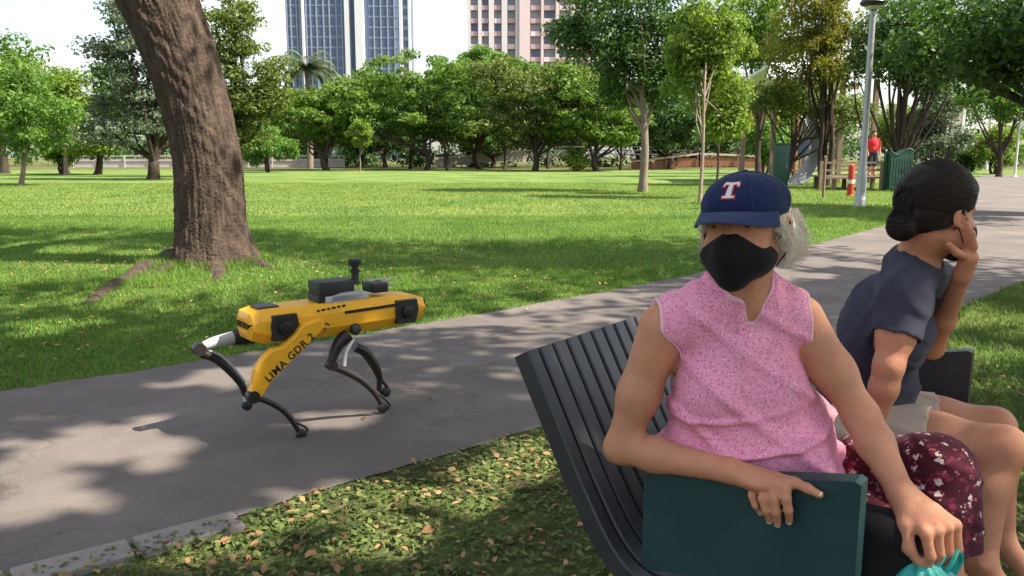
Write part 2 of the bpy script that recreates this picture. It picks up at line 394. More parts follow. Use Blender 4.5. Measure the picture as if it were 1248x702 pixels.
# --- the big trunk on the left
def big_tree():
    pix = [(260, 326, 118), (259, 312, 104), (257, 285, 92), (255, 240, 87), (253, 200, 85), (243, 150, 85), (228, 95, 88), (211, 45, 93), (192, 0, 98), (178, -50, 102)]
    Y = 10.0
    pts = [P(x, y, Y) for x, y, w in pix]; rad = [w/2/FPX*Y*1.005 for x, y, w in pix]
    pts[0][2] = -.12
    base = np.array([pts[1][0], pts[1][1], 0])
    root = thing('tree', base, 'massive leaning tree trunk with furrowed brown bark standing on the lawn', 'tree')
    rng = np.random.default_rng(3)
    sp = spline([np.r_[p, r] for p, r in zip(pts, rad)], 300); n = 230
    V = []; th = np.linspace(0, 2*np.pi, n, endpoint=False)
    ph = rng.random(12)*6
    for i, (x, y, z, r) in enumerate(sp):
        fl = max(0, 1-z/.75)**2
        wa = .9*np.sin(z*1.9+ph[8]+2*np.sin(th))+.5*np.sin(z*4.7+3*th+ph[9])
        fur = np.abs(np.sin(13*th+wa+ph[2]))**.6*.5 + np.abs(np.sin(21*th-1.4*wa+ph[3]))**.6*.35 + np.abs(np.sin(37*th+2.2*np.sin(z*5+4*th)+ph[7]))*.2
        brk = .75+.25*np.sin(z*19+5*np.sin(3*th+z*2)+ph[6])
        rr = r*.885*(1 + .018*np.sin(3*th+ph[0]+z*.6) + .014*np.sin(6*th+ph[1]+1.1*np.sin(z*1.3)) + .075*fur*brk
                + fl*(.14*np.maximum(0, np.sin(5*th+ph[4]))**2 + .06*np.sin(3*th+.4)))
        rr += .004*rng.normal(size=n)
        V.append(np.stack([x+rr*np.cos(th), y+rr*np.sin(th), np.full(n, z)+.01*np.sin(3*th)], 1))
    V = np.vstack(V); m = len(sp)
    F = np.array([(i*n+k, i*n+(k+1) % n, (i+1)*n+(k+1) % n, (i+1)*n+k) for i in range(m-1) for k in range(n)])
    obj('trunk', V, F, M_BARK, root, True)
    # surface roots
    for pl, r in (([(222, 308), (190, 322), (150, 342), (122, 360), (104, 374)], (.19, .14, .10, .07, .03)),
                  ([(225, 315), (200, 330), (180, 336)], (.15, .10, .02)),
                  ([(300, 318), (318, 324), (335, 328)], (.16, .09, .02)), ([(262, 326), (266, 336), (262, 346)], (.16, .08, .02))):
        q = [G(*p) for p in pl]; rr = list(r)
        w = spline([np.r_[p[0], p[1], -.36*k, k] for p, k in zip(q, rr)], 26)
        w[:, 0] += .012*np.sin(np.arange(26)*1.3); w[:, 3] *= 1+.10*np.sin(np.arange(26)*.9)
        MB().tube(w[:, :3], w[:, 3], 12).build('root', M_BARK, root, True, 80)
    # limbs and crown, above the picture
    mb = MB(); top = sp[-1][:3]; rng = np.random.default_rng(5)
    envs = [((top[0]-2.5, top[1]+1.0, 9.2), (5.5, 5.0, 2.2)), ((top[0]-6, top[1]-.5, 8.6), (4.0, 4, 1.8)), ((1.0, 11.0, 9.6), (4.2, 2.4, 1.5))]
    C, Q = clumps(envs, 84, 1.3, rng, .2)
    for i in rng.choice(len(C), 12, replace=False):
        lp = spline([top-np.array([0, 0, .4]), top*.5+C[i]*.5+np.array([0, 0, .6]), C[i]], 10)
        mb.tube(lp, np.linspace(.32, .05, 10), 9)
    mb.build('limbs', M_BARK, root, True, 80)
    V, F = open_gaps(leaves(C, Q, 32000, .13, rng)[0]); obj('crown', V, F, L_MID, root)
big_tree()

# --- shade trees beside and behind the photographer: their crowns shade bench and path
tree('tree', 'wide shade tree right of the bench, its crown over the path', (9.6, 1.2), .38,
     [((9.0, 1.6, 8.9), (6.6, 5.6, 2.3)), ((5.6, .2, 8.2), (3.6, 3.6, 1.7)), ((10.5, 6.2, 8.6), (4.6, 3.0, 1.7)), ((7.0, 8.6, 9.0), (4.4, 2.0, 1.5)), ((2.9, 4.2, 8.6), (3.4, 2.6, 1.3))], 58, 1.25, 36000, .12, L_MID, M_BARK, 23, limbs=14, inner=.15)
tree('tree', 'shade tree behind the photographer, its crown over the lawn', (2.6, -5.4), .34,
     [((4.2, -3.2, 8.4), (4.6, 4.0, 2.0))], 48, 1.25, 15000, .14, L_MID, M_BARK, 22, limbs=10, inner=.15)

# --- left
tree('tree', 'slim young tree with pale trunk at the far left of the lawn', G(25, 226), .11, [E(34, 140, 36.5, 58, 48), E(15, 110, 36.5, 38, 32)], 60, .62, 9000, .10, L_FRESH, M_BARK_P, 31, fork=.6, limbs=12)
tree('tree', 'tall green tree at the left edge behind the young tree', P(4, 190, 62), .3, [E(2, 75, 62, 48, 42), E(-20, 120, 62, 50, 50)], 60, 1.1, 9000, .17, L_MID, M_BARK_D, 32)
tree('tree', 'yellowish green bushy tree left of the grey green tree', P(80, 190, 56), .2, [E(78, 130, 56, 34, 42), E(62, 105, 56, 30, 25), E(100, 170, 56, 30, 22)], 55, .8, 9000, .14, L_LIME, M_BARK_P, 33)
tree('tree', 'tall layered grey green tree just left of the massive trunk', G(187, 219), .33,
     [E(150, 150, 46, 60, 42), E(215, 140, 46, 60, 50), E(165, 85, 46, 48, 36), E(140, 55, 46, 42, 18), E(175, 25, 46, 46, 34), E(215, 70, 46, 45, 50)], 105, .85, 15000, .13, L_GREY, M_BARK_D, 34, fork=.35, limbs=16, squash=.45)
tree('tree', 'dark conical tree in the shade behind the grey green tree', P(118, 200, 58), .25, [E(120, 150, 58, 34, 42), E(135, 115, 58, 30, 40)], 50, .9, 8000, .15, L_DARK, M_BARK_D, 35)
tree('tree', 'tall olive green tree just right of the massive trunk', P(285, 200, 52), .32,
     [E(270, 30, 52, 45, 52), E(300, 95, 52, 46, 42), E(285, 145, 52, 50, 40), E(325, 120, 52, 28, 28)], 85, .95, 14000, .15, L_OLIVE, M_BARK_D, 36, limbs=14, squash=.5)
tree('shrub', 'low fresh green shrub right of the massive trunk', P(327, 204, 66), .12, [E(327, 178, 66, 34, 20)], 26, .75, 4500, .15, L_FRESH, M_BARK_D, 37, cat='shrub', stems=3)
tree('shrub', 'low light green shrub under the yellowish tree at left', P(75, 205, 60), .1, [E(70, 180, 60, 34, 18)], 22, .7, 3500, .14, L_LIME, M_BARK_D, 38, cat='shrub', stems=3)

# --- the row across the lawn
row = [('broad spreading tree below the palm', (398, 203, 74), [E(390, 140, 74, 52, 38), E(425, 125, 74, 40, 26)], L_MID, 41),
       ('wide umbrella shaped tree in front of the white columned tower', (520, 206, 76), [E(480, 105, 76, 58, 34), E(540, 90, 76, 56, 32), E(510, 135, 76, 75, 34)], L_MID, 42),
       ('umbrella shaped tree right of the tower with lit top', (585, 206, 82), [E(590, 85, 82, 56, 28), E(560, 125, 82, 50, 34)], L_FRESH, 43),
       ('olive spreading tree in front of the pink block', (652, 204, 72), [E(640, 100, 72, 56, 36), E(680, 120, 72, 52, 40), E(625, 140, 72, 44, 32)], L_OLIVE, 44),
       ('dusky tree between the olive tree and the dark round tree', (728, 204, 70), [E(720, 125, 70, 46, 46), E(745, 155, 70, 40, 24)], L_MID, 45),
       ('dark tree below the tree row centre', (470, 206, 90), [E(455, 150, 90, 50, 38)], L_DARK, 46),
       ('dark tree low behind the umbrella trees', (600, 206, 92), [E(600, 150, 92, 58, 36)], L_DARK, 47),
       ('dark tree behind the slim trunks right of the row', (815, 204, 80), [E(812, 140, 80, 44, 44)], L_DARK, 48)]
for lab, (bx, by, Y), en, lm, sd in row:
    en = [(c_, (r_[0]*1.22, r_[1], r_[2]*.95)) for c_, r_ in en] + [E(bx, 158, Y+3, 58, 20)]
    tree('tree', lab, P(bx, by, Y), .28, en, 74, 1.15, 13000, .20, lm, M_BARK_D, sd, limbs=12, group='trees across the lawn', fork=.4, squash=.42)
belt = [('far rounded tree behind the palm', 350, 130, 44, 36, L_MID), ('far tree left behind the umbrella trees', 440, 110, 44, 34, L_MID), ('far tall tree right behind the umbrella trees', 575, 95, 56, 34, L_MID),
        ('far olive tree behind the olive spreading tree', 700, 100, 52, 36, L_OLIVE), ('far tree behind the dark round tree', 775, 120, 50, 40, L_MID), ('far tree behind the feathery lime tree', 850, 130, 46, 44, L_DARK), ('far tree above the shelter roof', 960, 120, 50, 40, L_MID)]
for i, (lab, px, py, rx, rz, lm) in enumerate(belt):
    tree('tree', lab, P(px, 204, 97), .3, [E(px-rx*.45, py+8, 97, rx*.7, rz*.8), E(px+rx*.4, py, 97, rx*.7, rz*.8), E(px, py+30, 97, rx, rz*.7)], 70, 1.4, 10000, .24, lm, M_BARK_D, 200+i, limbs=8, group='far belt of trees', fork=.35, squash=.42)
tree('tree', 'small pale green sapling in front of the tree row', P(438, 206, 68), .07, [E(438, 163, 68, 15, 14)], 14, .5, 1500, .13, L_LIME, M_BARK_P, 49, limbs=5)
tree('shrub', 'lime green shrub at the foot of the tree row', P(702, 204, 70), .08, [E(703, 192, 70, 14, 13)], 14, .5, 1800, .13, L_LIME, M_BARK_D, 50, cat='shrub', stems=3)
tree('tree', 'bare stemmed slim tree under the umbrella trees', P(545, 207, 76), .10, [E(540, 150, 76, 28, 24)], 20, .8, 2500, .17, L_DARK, M_BARK_D, 51, limbs=6, stems=4)
for i, (px, Y) in enumerate(((500, 84), (615, 80), (668, 84), (756, 76), (398, 80))):
    tree('tree', ['thin dark trunk left under the umbrella trees', 'thin dark trunk before the pale ramp', 'thin dark trunk right of the pale ramp', 'thin dark trunk left of the dark round tree', 'thin dark trunk below the palm'][i],
         P(px, 205, Y), .17, [E(px, 150, Y, 24, 22)], 18, 1.0, 2200, .2, L_DARK, M_BARK_D, 60+i, limbs=5, group='thin trunks in the tree row')

# --- right of centre
tree('tree', 'dark round crowned tree with a slim leaning trunk on the lawn', G(783, 234), .155,
     [E(745, 50, 30.5, 62, 42), E(800, 45, 30.5, 52, 46), E(770, 10, 30.5, 80, 36), E(705, 35, 30.5, 34, 28), E(765, 100, 30.5, 44, 24), E(815, 95, 30.5, 34, 34)], 110, .58, 16000, .095, L_DARK, M_BARK_P, 71, fork=.8, limbs=16)
tree('tree', 'slender feathery lime green tree left of the blue cap', G(853, 246), .055,
     [E(862, 40, 25.5, 44, 52), E(872, 110, 25.5, 38, 44), E(846, 75, 25.5, 38, 48), E(880, 150, 25.5, 22, 28)], 85, .42, 15000, .075, L_LIME, M_BARK_P, 72, fork=.75, limbs=14, droop=.6)
tree('tree', 'second thin sapling stem beside the feathery lime tree', G(872, 240), .045, [E(880, 70, 28, 30, 50)], 30, .4, 5000, .08, L_LIME, M_BARK_D, 73, limbs=8, droop=.6)
tree('tree', 'slim pale stemmed tree with orange green leaves behind the cap', P(902, 207, 62), .12, [E(918, 150, 62, 32, 32), E(895, 120, 62, 30, 30)], 40, .8, 6000, .14, L_YEL, M_BARK_P, 74, limbs=8)
tree('shrub', 'glossy green shrub behind the green cabinet', P(930, 204, 56), .1, [E(932, 170, 56, 26, 26)], 26, .6, 4200, .13, L_FRESH, M_BARK_D, 75, cat='shrub', stems=3)
tree('tree', 'deep green tree above the blue cap', P(925, 200, 52), .2, [E(925, 25, 52, 42, 48), E(935, 60, 52, 36, 22)], 50, .8, 9000, .13, L_MID, M_BARK_D, 76, limbs=10)
tree('tree', 'golden green bamboo like tree left of the lamp post', P(1003, 215, 36), .13, [E(1000, 20, 36, 50, 44), E(985, 68, 36, 48, 36), E(1022, 70, 36, 34, 36)], 80, .55, 14000, .09, L_YEL, M_BARK_D, 77, limbs=12, stems=3, droop=.4)
tree('tree', 'low dark leaved tree over the playground slide', P(955, 212, 37.5), .13, [E(945, 120, 37.5, 40, 16), E(1000, 128, 37.5, 34, 14), E(1038, 132, 37.5, 28, 16)], 46, .6, 6000, .10, L_OLIVE, M_BARK_D, 78, limbs=14)
tree('tree', 'dark forked tree right of the lamp post', P(1100, 212, 33), .17, [E(1075, 70, 33, 45, 44), E(1115, 40, 33, 56, 48), E(1130, 95, 33, 40, 18)], 75, .65, 11000, .10, L_DARK, M_BARK_D, 79, fork=.3, limbs=22, stems=2)
tree('tree', 'overhanging dark tree at the upper right corner', (15.4, 17.5), .34,
     [E(1225, 10, 19, 110, 50, 3.2), E(1175, 55, 20, 66, 36, 2.8), E(1260, 85, 19, 70, 26, 2.6), E(1330, 30, 18, 90, 60, 3.5)], 90, .75, 15000, .10, L_DARK, M_BARK_D, 80, fork=.55, limbs=24)
tree('tree', 'hazy grey green tree right of the dark forked tree', P(1142, 208, 56), .2, [E(1140, 130, 56, 30, 30), E(1142, 175, 56, 38, 30)], 50, .75, 8000, .13, L_GREY, M_BARK_D, 81)
tree('tree', 'bright green crown at the right edge', P(1218, 206, 52), .18, [E(1210, 118, 52, 42, 18), E(1240, 135, 52, 30, 18)], 36, .7, 6000, .12, L_FRESH, M_BARK_D, 82)
tree('shrub', 'bright lime shrub beyond the pavement at the right edge', P(1212, 205, 60), .1, [E(1208, 175, 60, 26, 26), E(1232, 182, 60, 20, 20)], 34, .65, 6000, .13, L_LIME, M_BARK_D, 83, cat='shrub', stems=3)
tree('shrub', 'dark clipped shrub left of the lime shrub', P(1178, 206, 62), .1, [E(1180, 185, 62, 18, 16)], 18, .6, 2600, .13, L_DARK, M_BARK_D, 84, cat='shrub', stems=3)
tree('shrub', 'yellow green shrub behind the dark forked tree', P(1105, 206, 58), .1, [E(1100, 160, 58, 30, 32)], 30, .7, 4500, .13, L_LIME, M_BARK_D, 85, cat='shrub', stems=3)
# far wood closing the view: nobody could count it
rng = np.random.default_rng(90); C = []; Q = []
for i in range(520):
    x = rng.uniform(-105, 120); y = rng.uniform(99, 128); h = rng.uniform(.3, 7.6 + 2.0*math.sin(x*.11)); C.append((x, y, h)); Q.append(rng.uniform(1.4, 2.8))
for i in range(130):                       # undergrowth below the crowns
    x = rng.uniform(-46, 30); C.append((x, rng.uniform(97, 101), rng.uniform(.2, 3.4))); Q.append(rng.uniform(.9, 1.7))
V, F = leaves(np.array(C), np.array(Q), 95000, .26, rng)
tag(obj('far_wood', V, F, L_DARK), 'dark mass of far trees closing the lawn', 'wood', kind='stuff')

# --- palm
def palm(px, Y):
    base = P(px, 200, Y); base[2] = 0
    root = thing('palm_tree', base, 'tall feather palm rising in front of the tower', 'palm tree')
    topz = P(px, 84, Y)[2]
    tp = spline([base, base+np.array([.15, 0, topz*.5]), base+np.array([0, 0, topz])], 14)
    MB().tube(tp, np.linspace(.34, .22, 14), 10).build('trunk', M_BARK_P, root, True, 60)
    rng = np.random.default_rng(4); c = tp[-1]
    for i in range(34):
        a = i*2.399 + rng.random()*.4; el = rng.uniform(-.3, 1.2); L = rng.uniform(3.2, 4.1)
        d = np.array([math.cos(a), math.sin(a), 0]); pts = []
        for t in np.linspace(0, 1, 9):
            e = el - 2.1*t*t; pts.append((t, e))
        p = c.copy(); pl = [p.copy()]
        for t, e in pts[1:]:
            p = p + (d*math.cos(e)+np.array([0, 0, math.sin(e)]))*L/8; pl.append(p.copy())
        pl = np.array(pl); mb = MB(); mb.tube(pl, np.linspace(.05, .012, 9), 4)
        side = np.cross(d, [0, 0, 1.0])
        for t in np.linspace(.12, 1, 26):
            q = np.array([np.interp(t, np.linspace(0, 1, 9), pl[:, j]) for j in range(3)])
            ll = 1.0*math.sin(math.pi*min(1, t*.85+.12))
            for s in (-1, 1):
                tip = q + side*s*ll*.75 + d*ll*.35 + np.array([0, 0, -ll*.45])
                mb.add([q-d*.09, q+d*.09, tip], [(0, 1, 2)])
        mb.build('frond', L_GREY, root)
palm(378, 86)

# ================================================================== BUILDINGS
M_TW_DARK = plain('tower_bluegrey', (.15, .19, .31), .55, .12, .3, bmp=0)
M_TW_WHITE = plain('tower_white', (.62, .64, .66), .7, .06, .2, bmp=0)
M_TW_SLAB = plain('tower_slab', (.24, .275, .36), .7, .08, .3, bmp=0)
M_GLASS = plain('window_glass', (.07, .095, .17), .2, .3, .2, bmp=0)
M_GLASS2 = plain('window_glass_grey', (.22, .23, .27), .3, .3, .2, bmp=0)
M_PINK = plain('block_pink', (.62, .50, .51), .8, .06, .2, bmp=0)
M_PINKPALE = plain('block_pale', (.60, .55, .57), .8, .06, .2, bmp=0)
M_REDPAN = plain('block_red', (.42, .29, .31), .8, .12, .2, bmp=0)
M_BLUEPALE = plain('block_pale_blue', (.46, .53, .62), .8, .06, .2, bmp=0)
def copies(src, locs, parent):
    for l in locs:
        c = src.copy(); COL.link(c); c.parent = parent; c.location = tuple(l)
def tower():
    Y = 260.0
    X = lambda px: (px-624)/FPX*Y/.995
    root = thing('tower_block', (X(435), Y, 0), 'tall blue grey tower block with white columns rising behind the trees', 'tower block')
    H, fl = 84.0, 3.1
    def slab(name, x0, x1, y0, y1, z0, z1, mat):
        return MB().box(((x0+x1)/2, (y0+y1)/2, (z0+z1)/2), ((x1-x0)/2, (y1-y0)/2, (z1-z0)/2)).build(name, mat, root)
    slab('wall', X(360), X(428), Y, Y+14, 0, H, M_TW_DARK)
    slab('wall', X(455), X(490), Y+1.5, Y+15, 0, H-6, M_TW_DARK)
    slab('wall', X(490.6), X(507), Y+3, Y+14, 0, H-9, M_TW_SLAB)
    for a, b_, yy, hh in ((429.2, 434.6, -1.2, 3), (441.5, 450.5, -1.6, 5), (379, 382, -.8, 0), (491, 495, 2.0, -8), (501.5, 504.5, 2.2, -8)):
        slab('column', X(a), X(b_), Y+yy, Y+yy+6, 0, H+hh, M_TW_WHITE)
    slab('core', X(428.4), X(454.6), Y+1.8, Y+12, 0, H, M_TW_DARK)
    for a in (361.5, 366, 373, 377, 384, 389, 396, 404, 411, 419, 425.5):
        slab('mullion', X(a)-.18, X(a)+.18, Y-.35, Y+.1, 0, H, M_TW_SLAB)
    for a in (462, 470, 478, 486):
        slab('mullion', X(a)-.18, X(a)+.18, Y+1.15, Y+1.6, 0, H-6, M_TW_SLAB)
    nf = int(H/fl)
    for f in range(4, nf):
        z = f*fl
        slab('floor_slab', X(360.3), X(427.6), Y-.22, Y+.1, z-.16, z+.06, M_TW_SLAB)
        if z < H-7: slab('floor_slab', X(455.4), X(489.6), Y+1.28, Y+1.6, z-.16, z+.06, M_TW_SLAB)
    w = MB().box((0, 0, 0), (.62, .05, .95)).build('window', M_GLASS, root)
    me = w.data; rng = np.random.default_rng(2); org = ORG[root.name]
    me.transform(Matrix.Translation(Vector(org)))
    spots = []
    for f in range(7, min(nf-1, 24)):
        for px in (363, 369.5, 376, 385.5, 392.5, 400, 407.5, 415, 423.5, 458.5, 466, 474, 482, 498.3):
            yy = Y-.06 if px < 430 else (Y+1.44 if px < 489 else Y+2.94)
            if f*fl+3 > H-9 and px > 430: continue
            spots.append(np.array([X(px), yy, f*fl+1.55])-org)
    w.location = tuple(spots[0]); copies(w, spots[1:], root)
tower()
def pink_block():
    Y = 205.0
    X = lambda px: (px-624)/FPX*Y/.995
    root = thing('apartment_block', (X(640), Y, 0), 'pink and pale apartment block with red balcony panels', 'apartment block')
    org = ORG[root.name]
    def slab(name, x0, x1, y0, y1, z0, z1, mat):
        return MB().box(((x0+x1)/2, (y0+y1)/2, (z0+z1)/2), ((x1-x0)/2, (y1-y0)/2, (z1-z0)/2)).build(name, mat, root)
    H, fl = 62.0, 3.0
    slab('wall', X(573), X(718), Y+1.2, Y+15, 0, H, M_PINKPALE)
    for a, b_ in ((572, 575.5), (584.5, 588.5), (597, 603), (612, 618.5), (628, 632)):
        slab('pier', X(a), X(b_), Y-.25, Y+1.3, 0, H, M_PINKPALE)
    slab('pier', X(632.5), X(645), Y-.9, Y+1.3, 0, H+2, M_PINK)
    for a, b_ in ((658, 661), (675, 679), (693, 697), (712, 717)):
        slab('pier', X(a), X(b_), Y-.25, Y+1.3, 0, H, M_PINK)
    bays = [(576, 584), (589, 596.5), (603.5, 611.5), (619, 627.5), (646, 657.5), (661.5, 674.5), (679.5, 692.5), (697.5, 711.5)]
    rng = np.random.default_rng(8)
    for f in range(5, 20):
        z = f*fl
        for k, (a, b_) in enumerate(bays):
            low = f < 9
            slab('balcony', X(a), X(b_), Y+.05+.01*k, Y+1.25, z-.15, z+.95, M_BLUEPALE if (low and k in (1, 2)) else (M_REDPAN if (f+k*2) % 3 else M_PINK))
            slab('window', X(a)+.15, X(b_)-.15, Y+1.05, Y+1.24, z+.98, z+2.75, M_GLASS2 if rng.random() < .6 else M_GLASS)
pink_block()

# ================================================================== PARK FURNITURE AND FAR STRUCTURES
M_STEEL = plain('galvanised_steel', (.36, .37, .38), .45, .15, 8, metal=.6, bmp=.1)
M_DGREEN = plain('green_paint', (.010, .055, .035), .45, .2, 6, bmp=.1)
M_RED = plain('red_paint', (.42, .035, .018), .5, .2, 9, bmp=.1)
M_WHITEP = plain('white_paint', (.62, .62, .60), .6, .1, 5, bmp=.1)
M_PALEWALL = plain('pale_wall', (.46, .40, .38), .85, .2, 1.5, bmp=.3)
M_BRICKBR = plain('brown_boarding', (.24, .095, .05), .8, .3, 2.5, bmp=.3)
M_ROOF = plain('pale_roof', (.60, .60, .58), .6, .15, 1.2, bmp=.2)
M_ROOFG = plain('grey_roof', (.36, .38, .43), .6, .15, 1.2, bmp=.2)
M_BLACK = plain('black_plastic', (.012, .012, .013), .45, .3, 20, bmp=.15)
M_DBLUE = plain('dark_blue_panel', (.02, .05, .09), .5, .2, 4, bmp=.1)
M_TIMBER = plain('weathered_timber', (.20, .14, .10), .85, .3, 4, bmp=.5, bdist=.01)
M_SLIDE = plain('pale_slide_plastic', (.30, .30, .32), .5, .2, 2, bmp=.1)

def lamp_post():
    b = G(1048, 251); Y = b[1]
    root = thing('lamp_post', b, 'tall grey steel lamp post standing on the grass verge', 'lamp post')
    top = P(1056, 12, Y); top[:2] = b[:2]
    h = top[2]
    MB().lathe(b-np.array([0, 0, .05]), [(.145, 0), (.145, .06), (.125, .09), (.125, .85), (.10, .95), (.088, 1.0), (.075, h)], 16).build('pole', M_STEEL, root, True)
    MB().lathe(b, [(.20, 0), (.20, .02), (.15, .03)], 16).build('base_plate', M_STEEL, root, True)
    MB().box(b+np.array([0, -.128, .55]), (.05, .006, .18), bev=.004).build('access_door', M_STEEL, root)
    lh = MB(); lh.lathe(b+np.array([0, 0, h]), [(.09, 0), (.12, .05), (.30, .12), (.33, .17), (.28, .26), (.10, .34), (.03, .37)], 18)
    lh.build('lamp_head', M_BLACK, root, True)
    MB().lathe(b+np.array([0, 0, h-.02]), [(.12, .02), (.16, .06), (.22, .10)], 16).build('lamp_glass', M_WHITEP, root, True)
lamp_post()

def cabinet():
    b = G(950, 229); k = b[1]/FPX; w, h = 16*k, 53*k
    root = thing('utility_cabinet', b, 'tall narrow dark green cabinet behind the blue cap', 'cabinet')
    MB().box(b+np.array([0, 0, h*.5]), (w/2, .22, h*.48), bev=.02).build('body', M_DGREEN, root, True)
    MB().box(b+np.array([0, 0, h*.99]), (w/2+.03, .25, .03), bev=.01).build('lid', M_DGREEN, root, True)
    MB().box(b+np.array([0, 0, .03]), (w/2+.02, .24, .04), bev=.01).build('plinth', M_BLACK, root, True)
    MB().box(b+np.array([w*.30, -.235, h*.5]), (.012, .015, .09), bev=.004).build('handle', M_STEEL, root)
cabinet()
def waste_bin():
    b = G(1092, 233); k = b[1]/FPX; w, h = 27*k, 50*k
    root = thing('litter_bin', b, 'dark green slatted park bin with wavy top near the forked tree', 'bin')
    # wavy topped casing
    pts = [(-w/2, .06), (w/2, .06)] + [(w/2-w*t, h*(.93+.07*math.cos(2*math.pi*(t-.22)))) for t in np.linspace(0, 1, 14)]
    MB().prism([b+np.array([x, -.28, z]) for x, z in pts], (0, .56, 0)).build('casing', M_DGREEN, root)
    rim = [b+np.array([w/2-w*t, -.28, h*(.93+.07*math.cos(2*math.pi*(t-.22)))+.02]) for t in np.linspace(0, 1, 14)]
    MB().tube(rim, .03, 8).build('rim', M_DGREEN, root, True)
    for i in range(8):
        x = -w/2+w*(i+.5)/8
        MB().box(b+np.array([x, -.292, h*.42]), (w/8*.38, .012, h*.36), bev=.006).build('slat', M_DGREEN, root)
    for s in (-1, 1):
        MB().box(b+np.array([s*w*.55, 0, h*.45]), (.035, .06, h*.45), bev=.01).build('post', M_DGREEN, root)
waste_bin()
def hydrant():
    b = G(1036, 239); k = b[1]/FPX; h = 38*k
    root = thing('bollard', b, 'short red bollard with a pale band left of the lamp post', 'bollard')
    MB().lathe(b, [(.12, 0), (.12, .03), (.10, .05), (.10, h*.40)], 16).build('lower_post', M_RED, root, True)
    MB().lathe(b, [(.101, h*.40+.002), (.101, h*.52)], 16).build('band', M_WHITEP, root, True)
    MB().lathe(b, [(.10, h*.52+.002), (.10, h*.9), (.085, h*.97), (.05, h)], 16).build('upper_post', M_RED, root, True)
hydrant()
def thin_pole():
    b = G(1003, 241)
    root = thing('wooden_post', b, 'thin brown wooden post on the grass behind the blue cap', 'post')
    MB().tube([b, b+np.array([.01, 0, .6]), b+np.array([0, 0, 1.25])], [.05, .046, .044], 8).build('stake', M_TIMBER, root, True)
    MB().lathe(b+np.array([0, 0, 1.25]), [(.05, 0), (.05, .03), (.01, .06)], 8).build('cap', M_TIMBER, root, True)
thin_pole()
def slide():
    Y = 38.0; b = P(968, 224, Y); b[2] = 0
    root = thing('playground_slide', b, 'pale curved playground slide behind the green cabinet', 'slide')
    ctr = spline([P(958, 226, Y-.6), P(974, 219, Y-.5), P(986, 205, Y-.3), P(992, 185, Y), P(993, 165, Y+.3), P(988, 148, Y+.7), P(978, 138, Y+1.2)], 40)
    w = np.interp(np.linspace(0, 1, 40), [0, .2, .6, 1], [.36, .36, .30, .22]); th = np.linspace(-1.25, 1.25, 11)
    T = np.gradient(ctr, axis=0); T /= np.linalg.norm(T, axis=1)[:, None]
    V = []
    for i in range(40):
        u = np.array([.9, -.43, 0]); u = u-T[i]*np.dot(u, T[i]); u /= np.linalg.norm(u); n = np.cross(T[i], u)
        if n[1] > 0: n = -n
        for s, q in ((1, 1.0), (1, .88)):
            V += [ctr[i]+w[i]*q*(np.sin(a)*u - (np.cos(a)-.5)*n) for a in th]
    m = 22; F = []
    for i in range(39):
        for k in range(10):
            F += [(i*m+k, i*m+k+1, (i+1)*m+k+1, (i+1)*m+k), (i*m+11+k, (i+1)*m+11+k, (i+1)*m+12+k, i*m+12+k)]
        F += [(i*m, (i+1)*m, (i+1)*m+11, i*m+11), (i*m+10, i*m+21, (i+1)*m+21, (i+1)*m+10)]
    obj('chute', V, F, M_SLIDE, root, True)
    for x, y, r, mt, tp in ((968, 1.5, .11, M_BRICKBR, 138), (985, 1.8, .09, M_STEEL, 150)):
        q = P(x, 200, Y+y); q[2] = 0; t = P(x, tp, Y+y)[2]
        MB().tube([q, q*.5+np.array([q[0]*.5, q[1]*.5, t*.5]), np.array([q[0], q[1], t])], r, 9).build('support_post', mt, root, True)
    q = P(976, 180, Y+1.6); MB().box(q, (.42, .05, .45), bev=.02).build('panel', M_DBLUE, root)
    q = P(963, 190, Y+1.6); MB().box(q, (.22, .05, .5), bev=.02).build('panel', plain('pale_blue_panel', (.22, .36, .45), .5, .1, 4, bmp=0), root)
    q = P(974, 200, Y+2.0); MB().box((q[0], q[1], .62), (.75, .6, .05), bev=.02).build('deck', M_TIMBER, root)
    for s in (-1, 1): MB().box((q[0]+s*.6, q[1]+.3, .3), (.05, .05, .3)).build('deck_leg', M_TIMBER, root)
slide()
def rail_fence(name, label, pts, h, nr, mr, mp, bt=None, thick=.05, cat='fence'):
    """pts: ground points; rails and posts each their own part; bt a board material below the top rail"""
    pts = [np.asarray(p, float) for p in pts]
    root = thing(name, np.array([pts[0][0], pts[0][1], 0]), label, cat)
    for a, b_ in zip(pts[:-1], pts[1:]):
        d = b_-a; L = np.linalg.norm(d[:2]); t = np.array([d[0], d[1], 0])/L; n = np.array([-t[1], t[0], 0])
        for r in range(nr):
            z = h*(1-r/max(1, nr)*.8)
            c = (a+b_)/2; c[2] = z + (a[2]+b_[2])/2
            sl = (b_[2]-a[2])/L; tt = np.array([t[0], t[1], sl]); tt /= np.linalg.norm(tt)
            MB().box(c, (L/2-.01, thick*.6, thick), [tt, n, [0, 0, 1]]).build('rail', mr, root)
        k = max(1, int(L/2.6))
        for i in range(k+1):
            p = a+d*(i/k); MB().box((p[0]-n[0]*.09, p[1]-n[1]*.09, p[2]+h*.5+.03), (.05, .05, h*.5+.03), [t, n, [0, 0, 1]]).build('post', mp, root)
        if bt:
            kk = max(1, int(L/1.8))
            for i in range(kk):
                p = a+d*((i+.5)/kk)
                MB().box((p[0]+n[0]*.06, p[1]+n[1]*.06, p[2]+h*.40), (L/kk/2-.02, .02, h*.36), [t, n, [0, 0, 1]]).build('board', bt, root)
    return root
def g2(px, Y, z=0): p = P(px, 200, Y); p[2] = z; return p
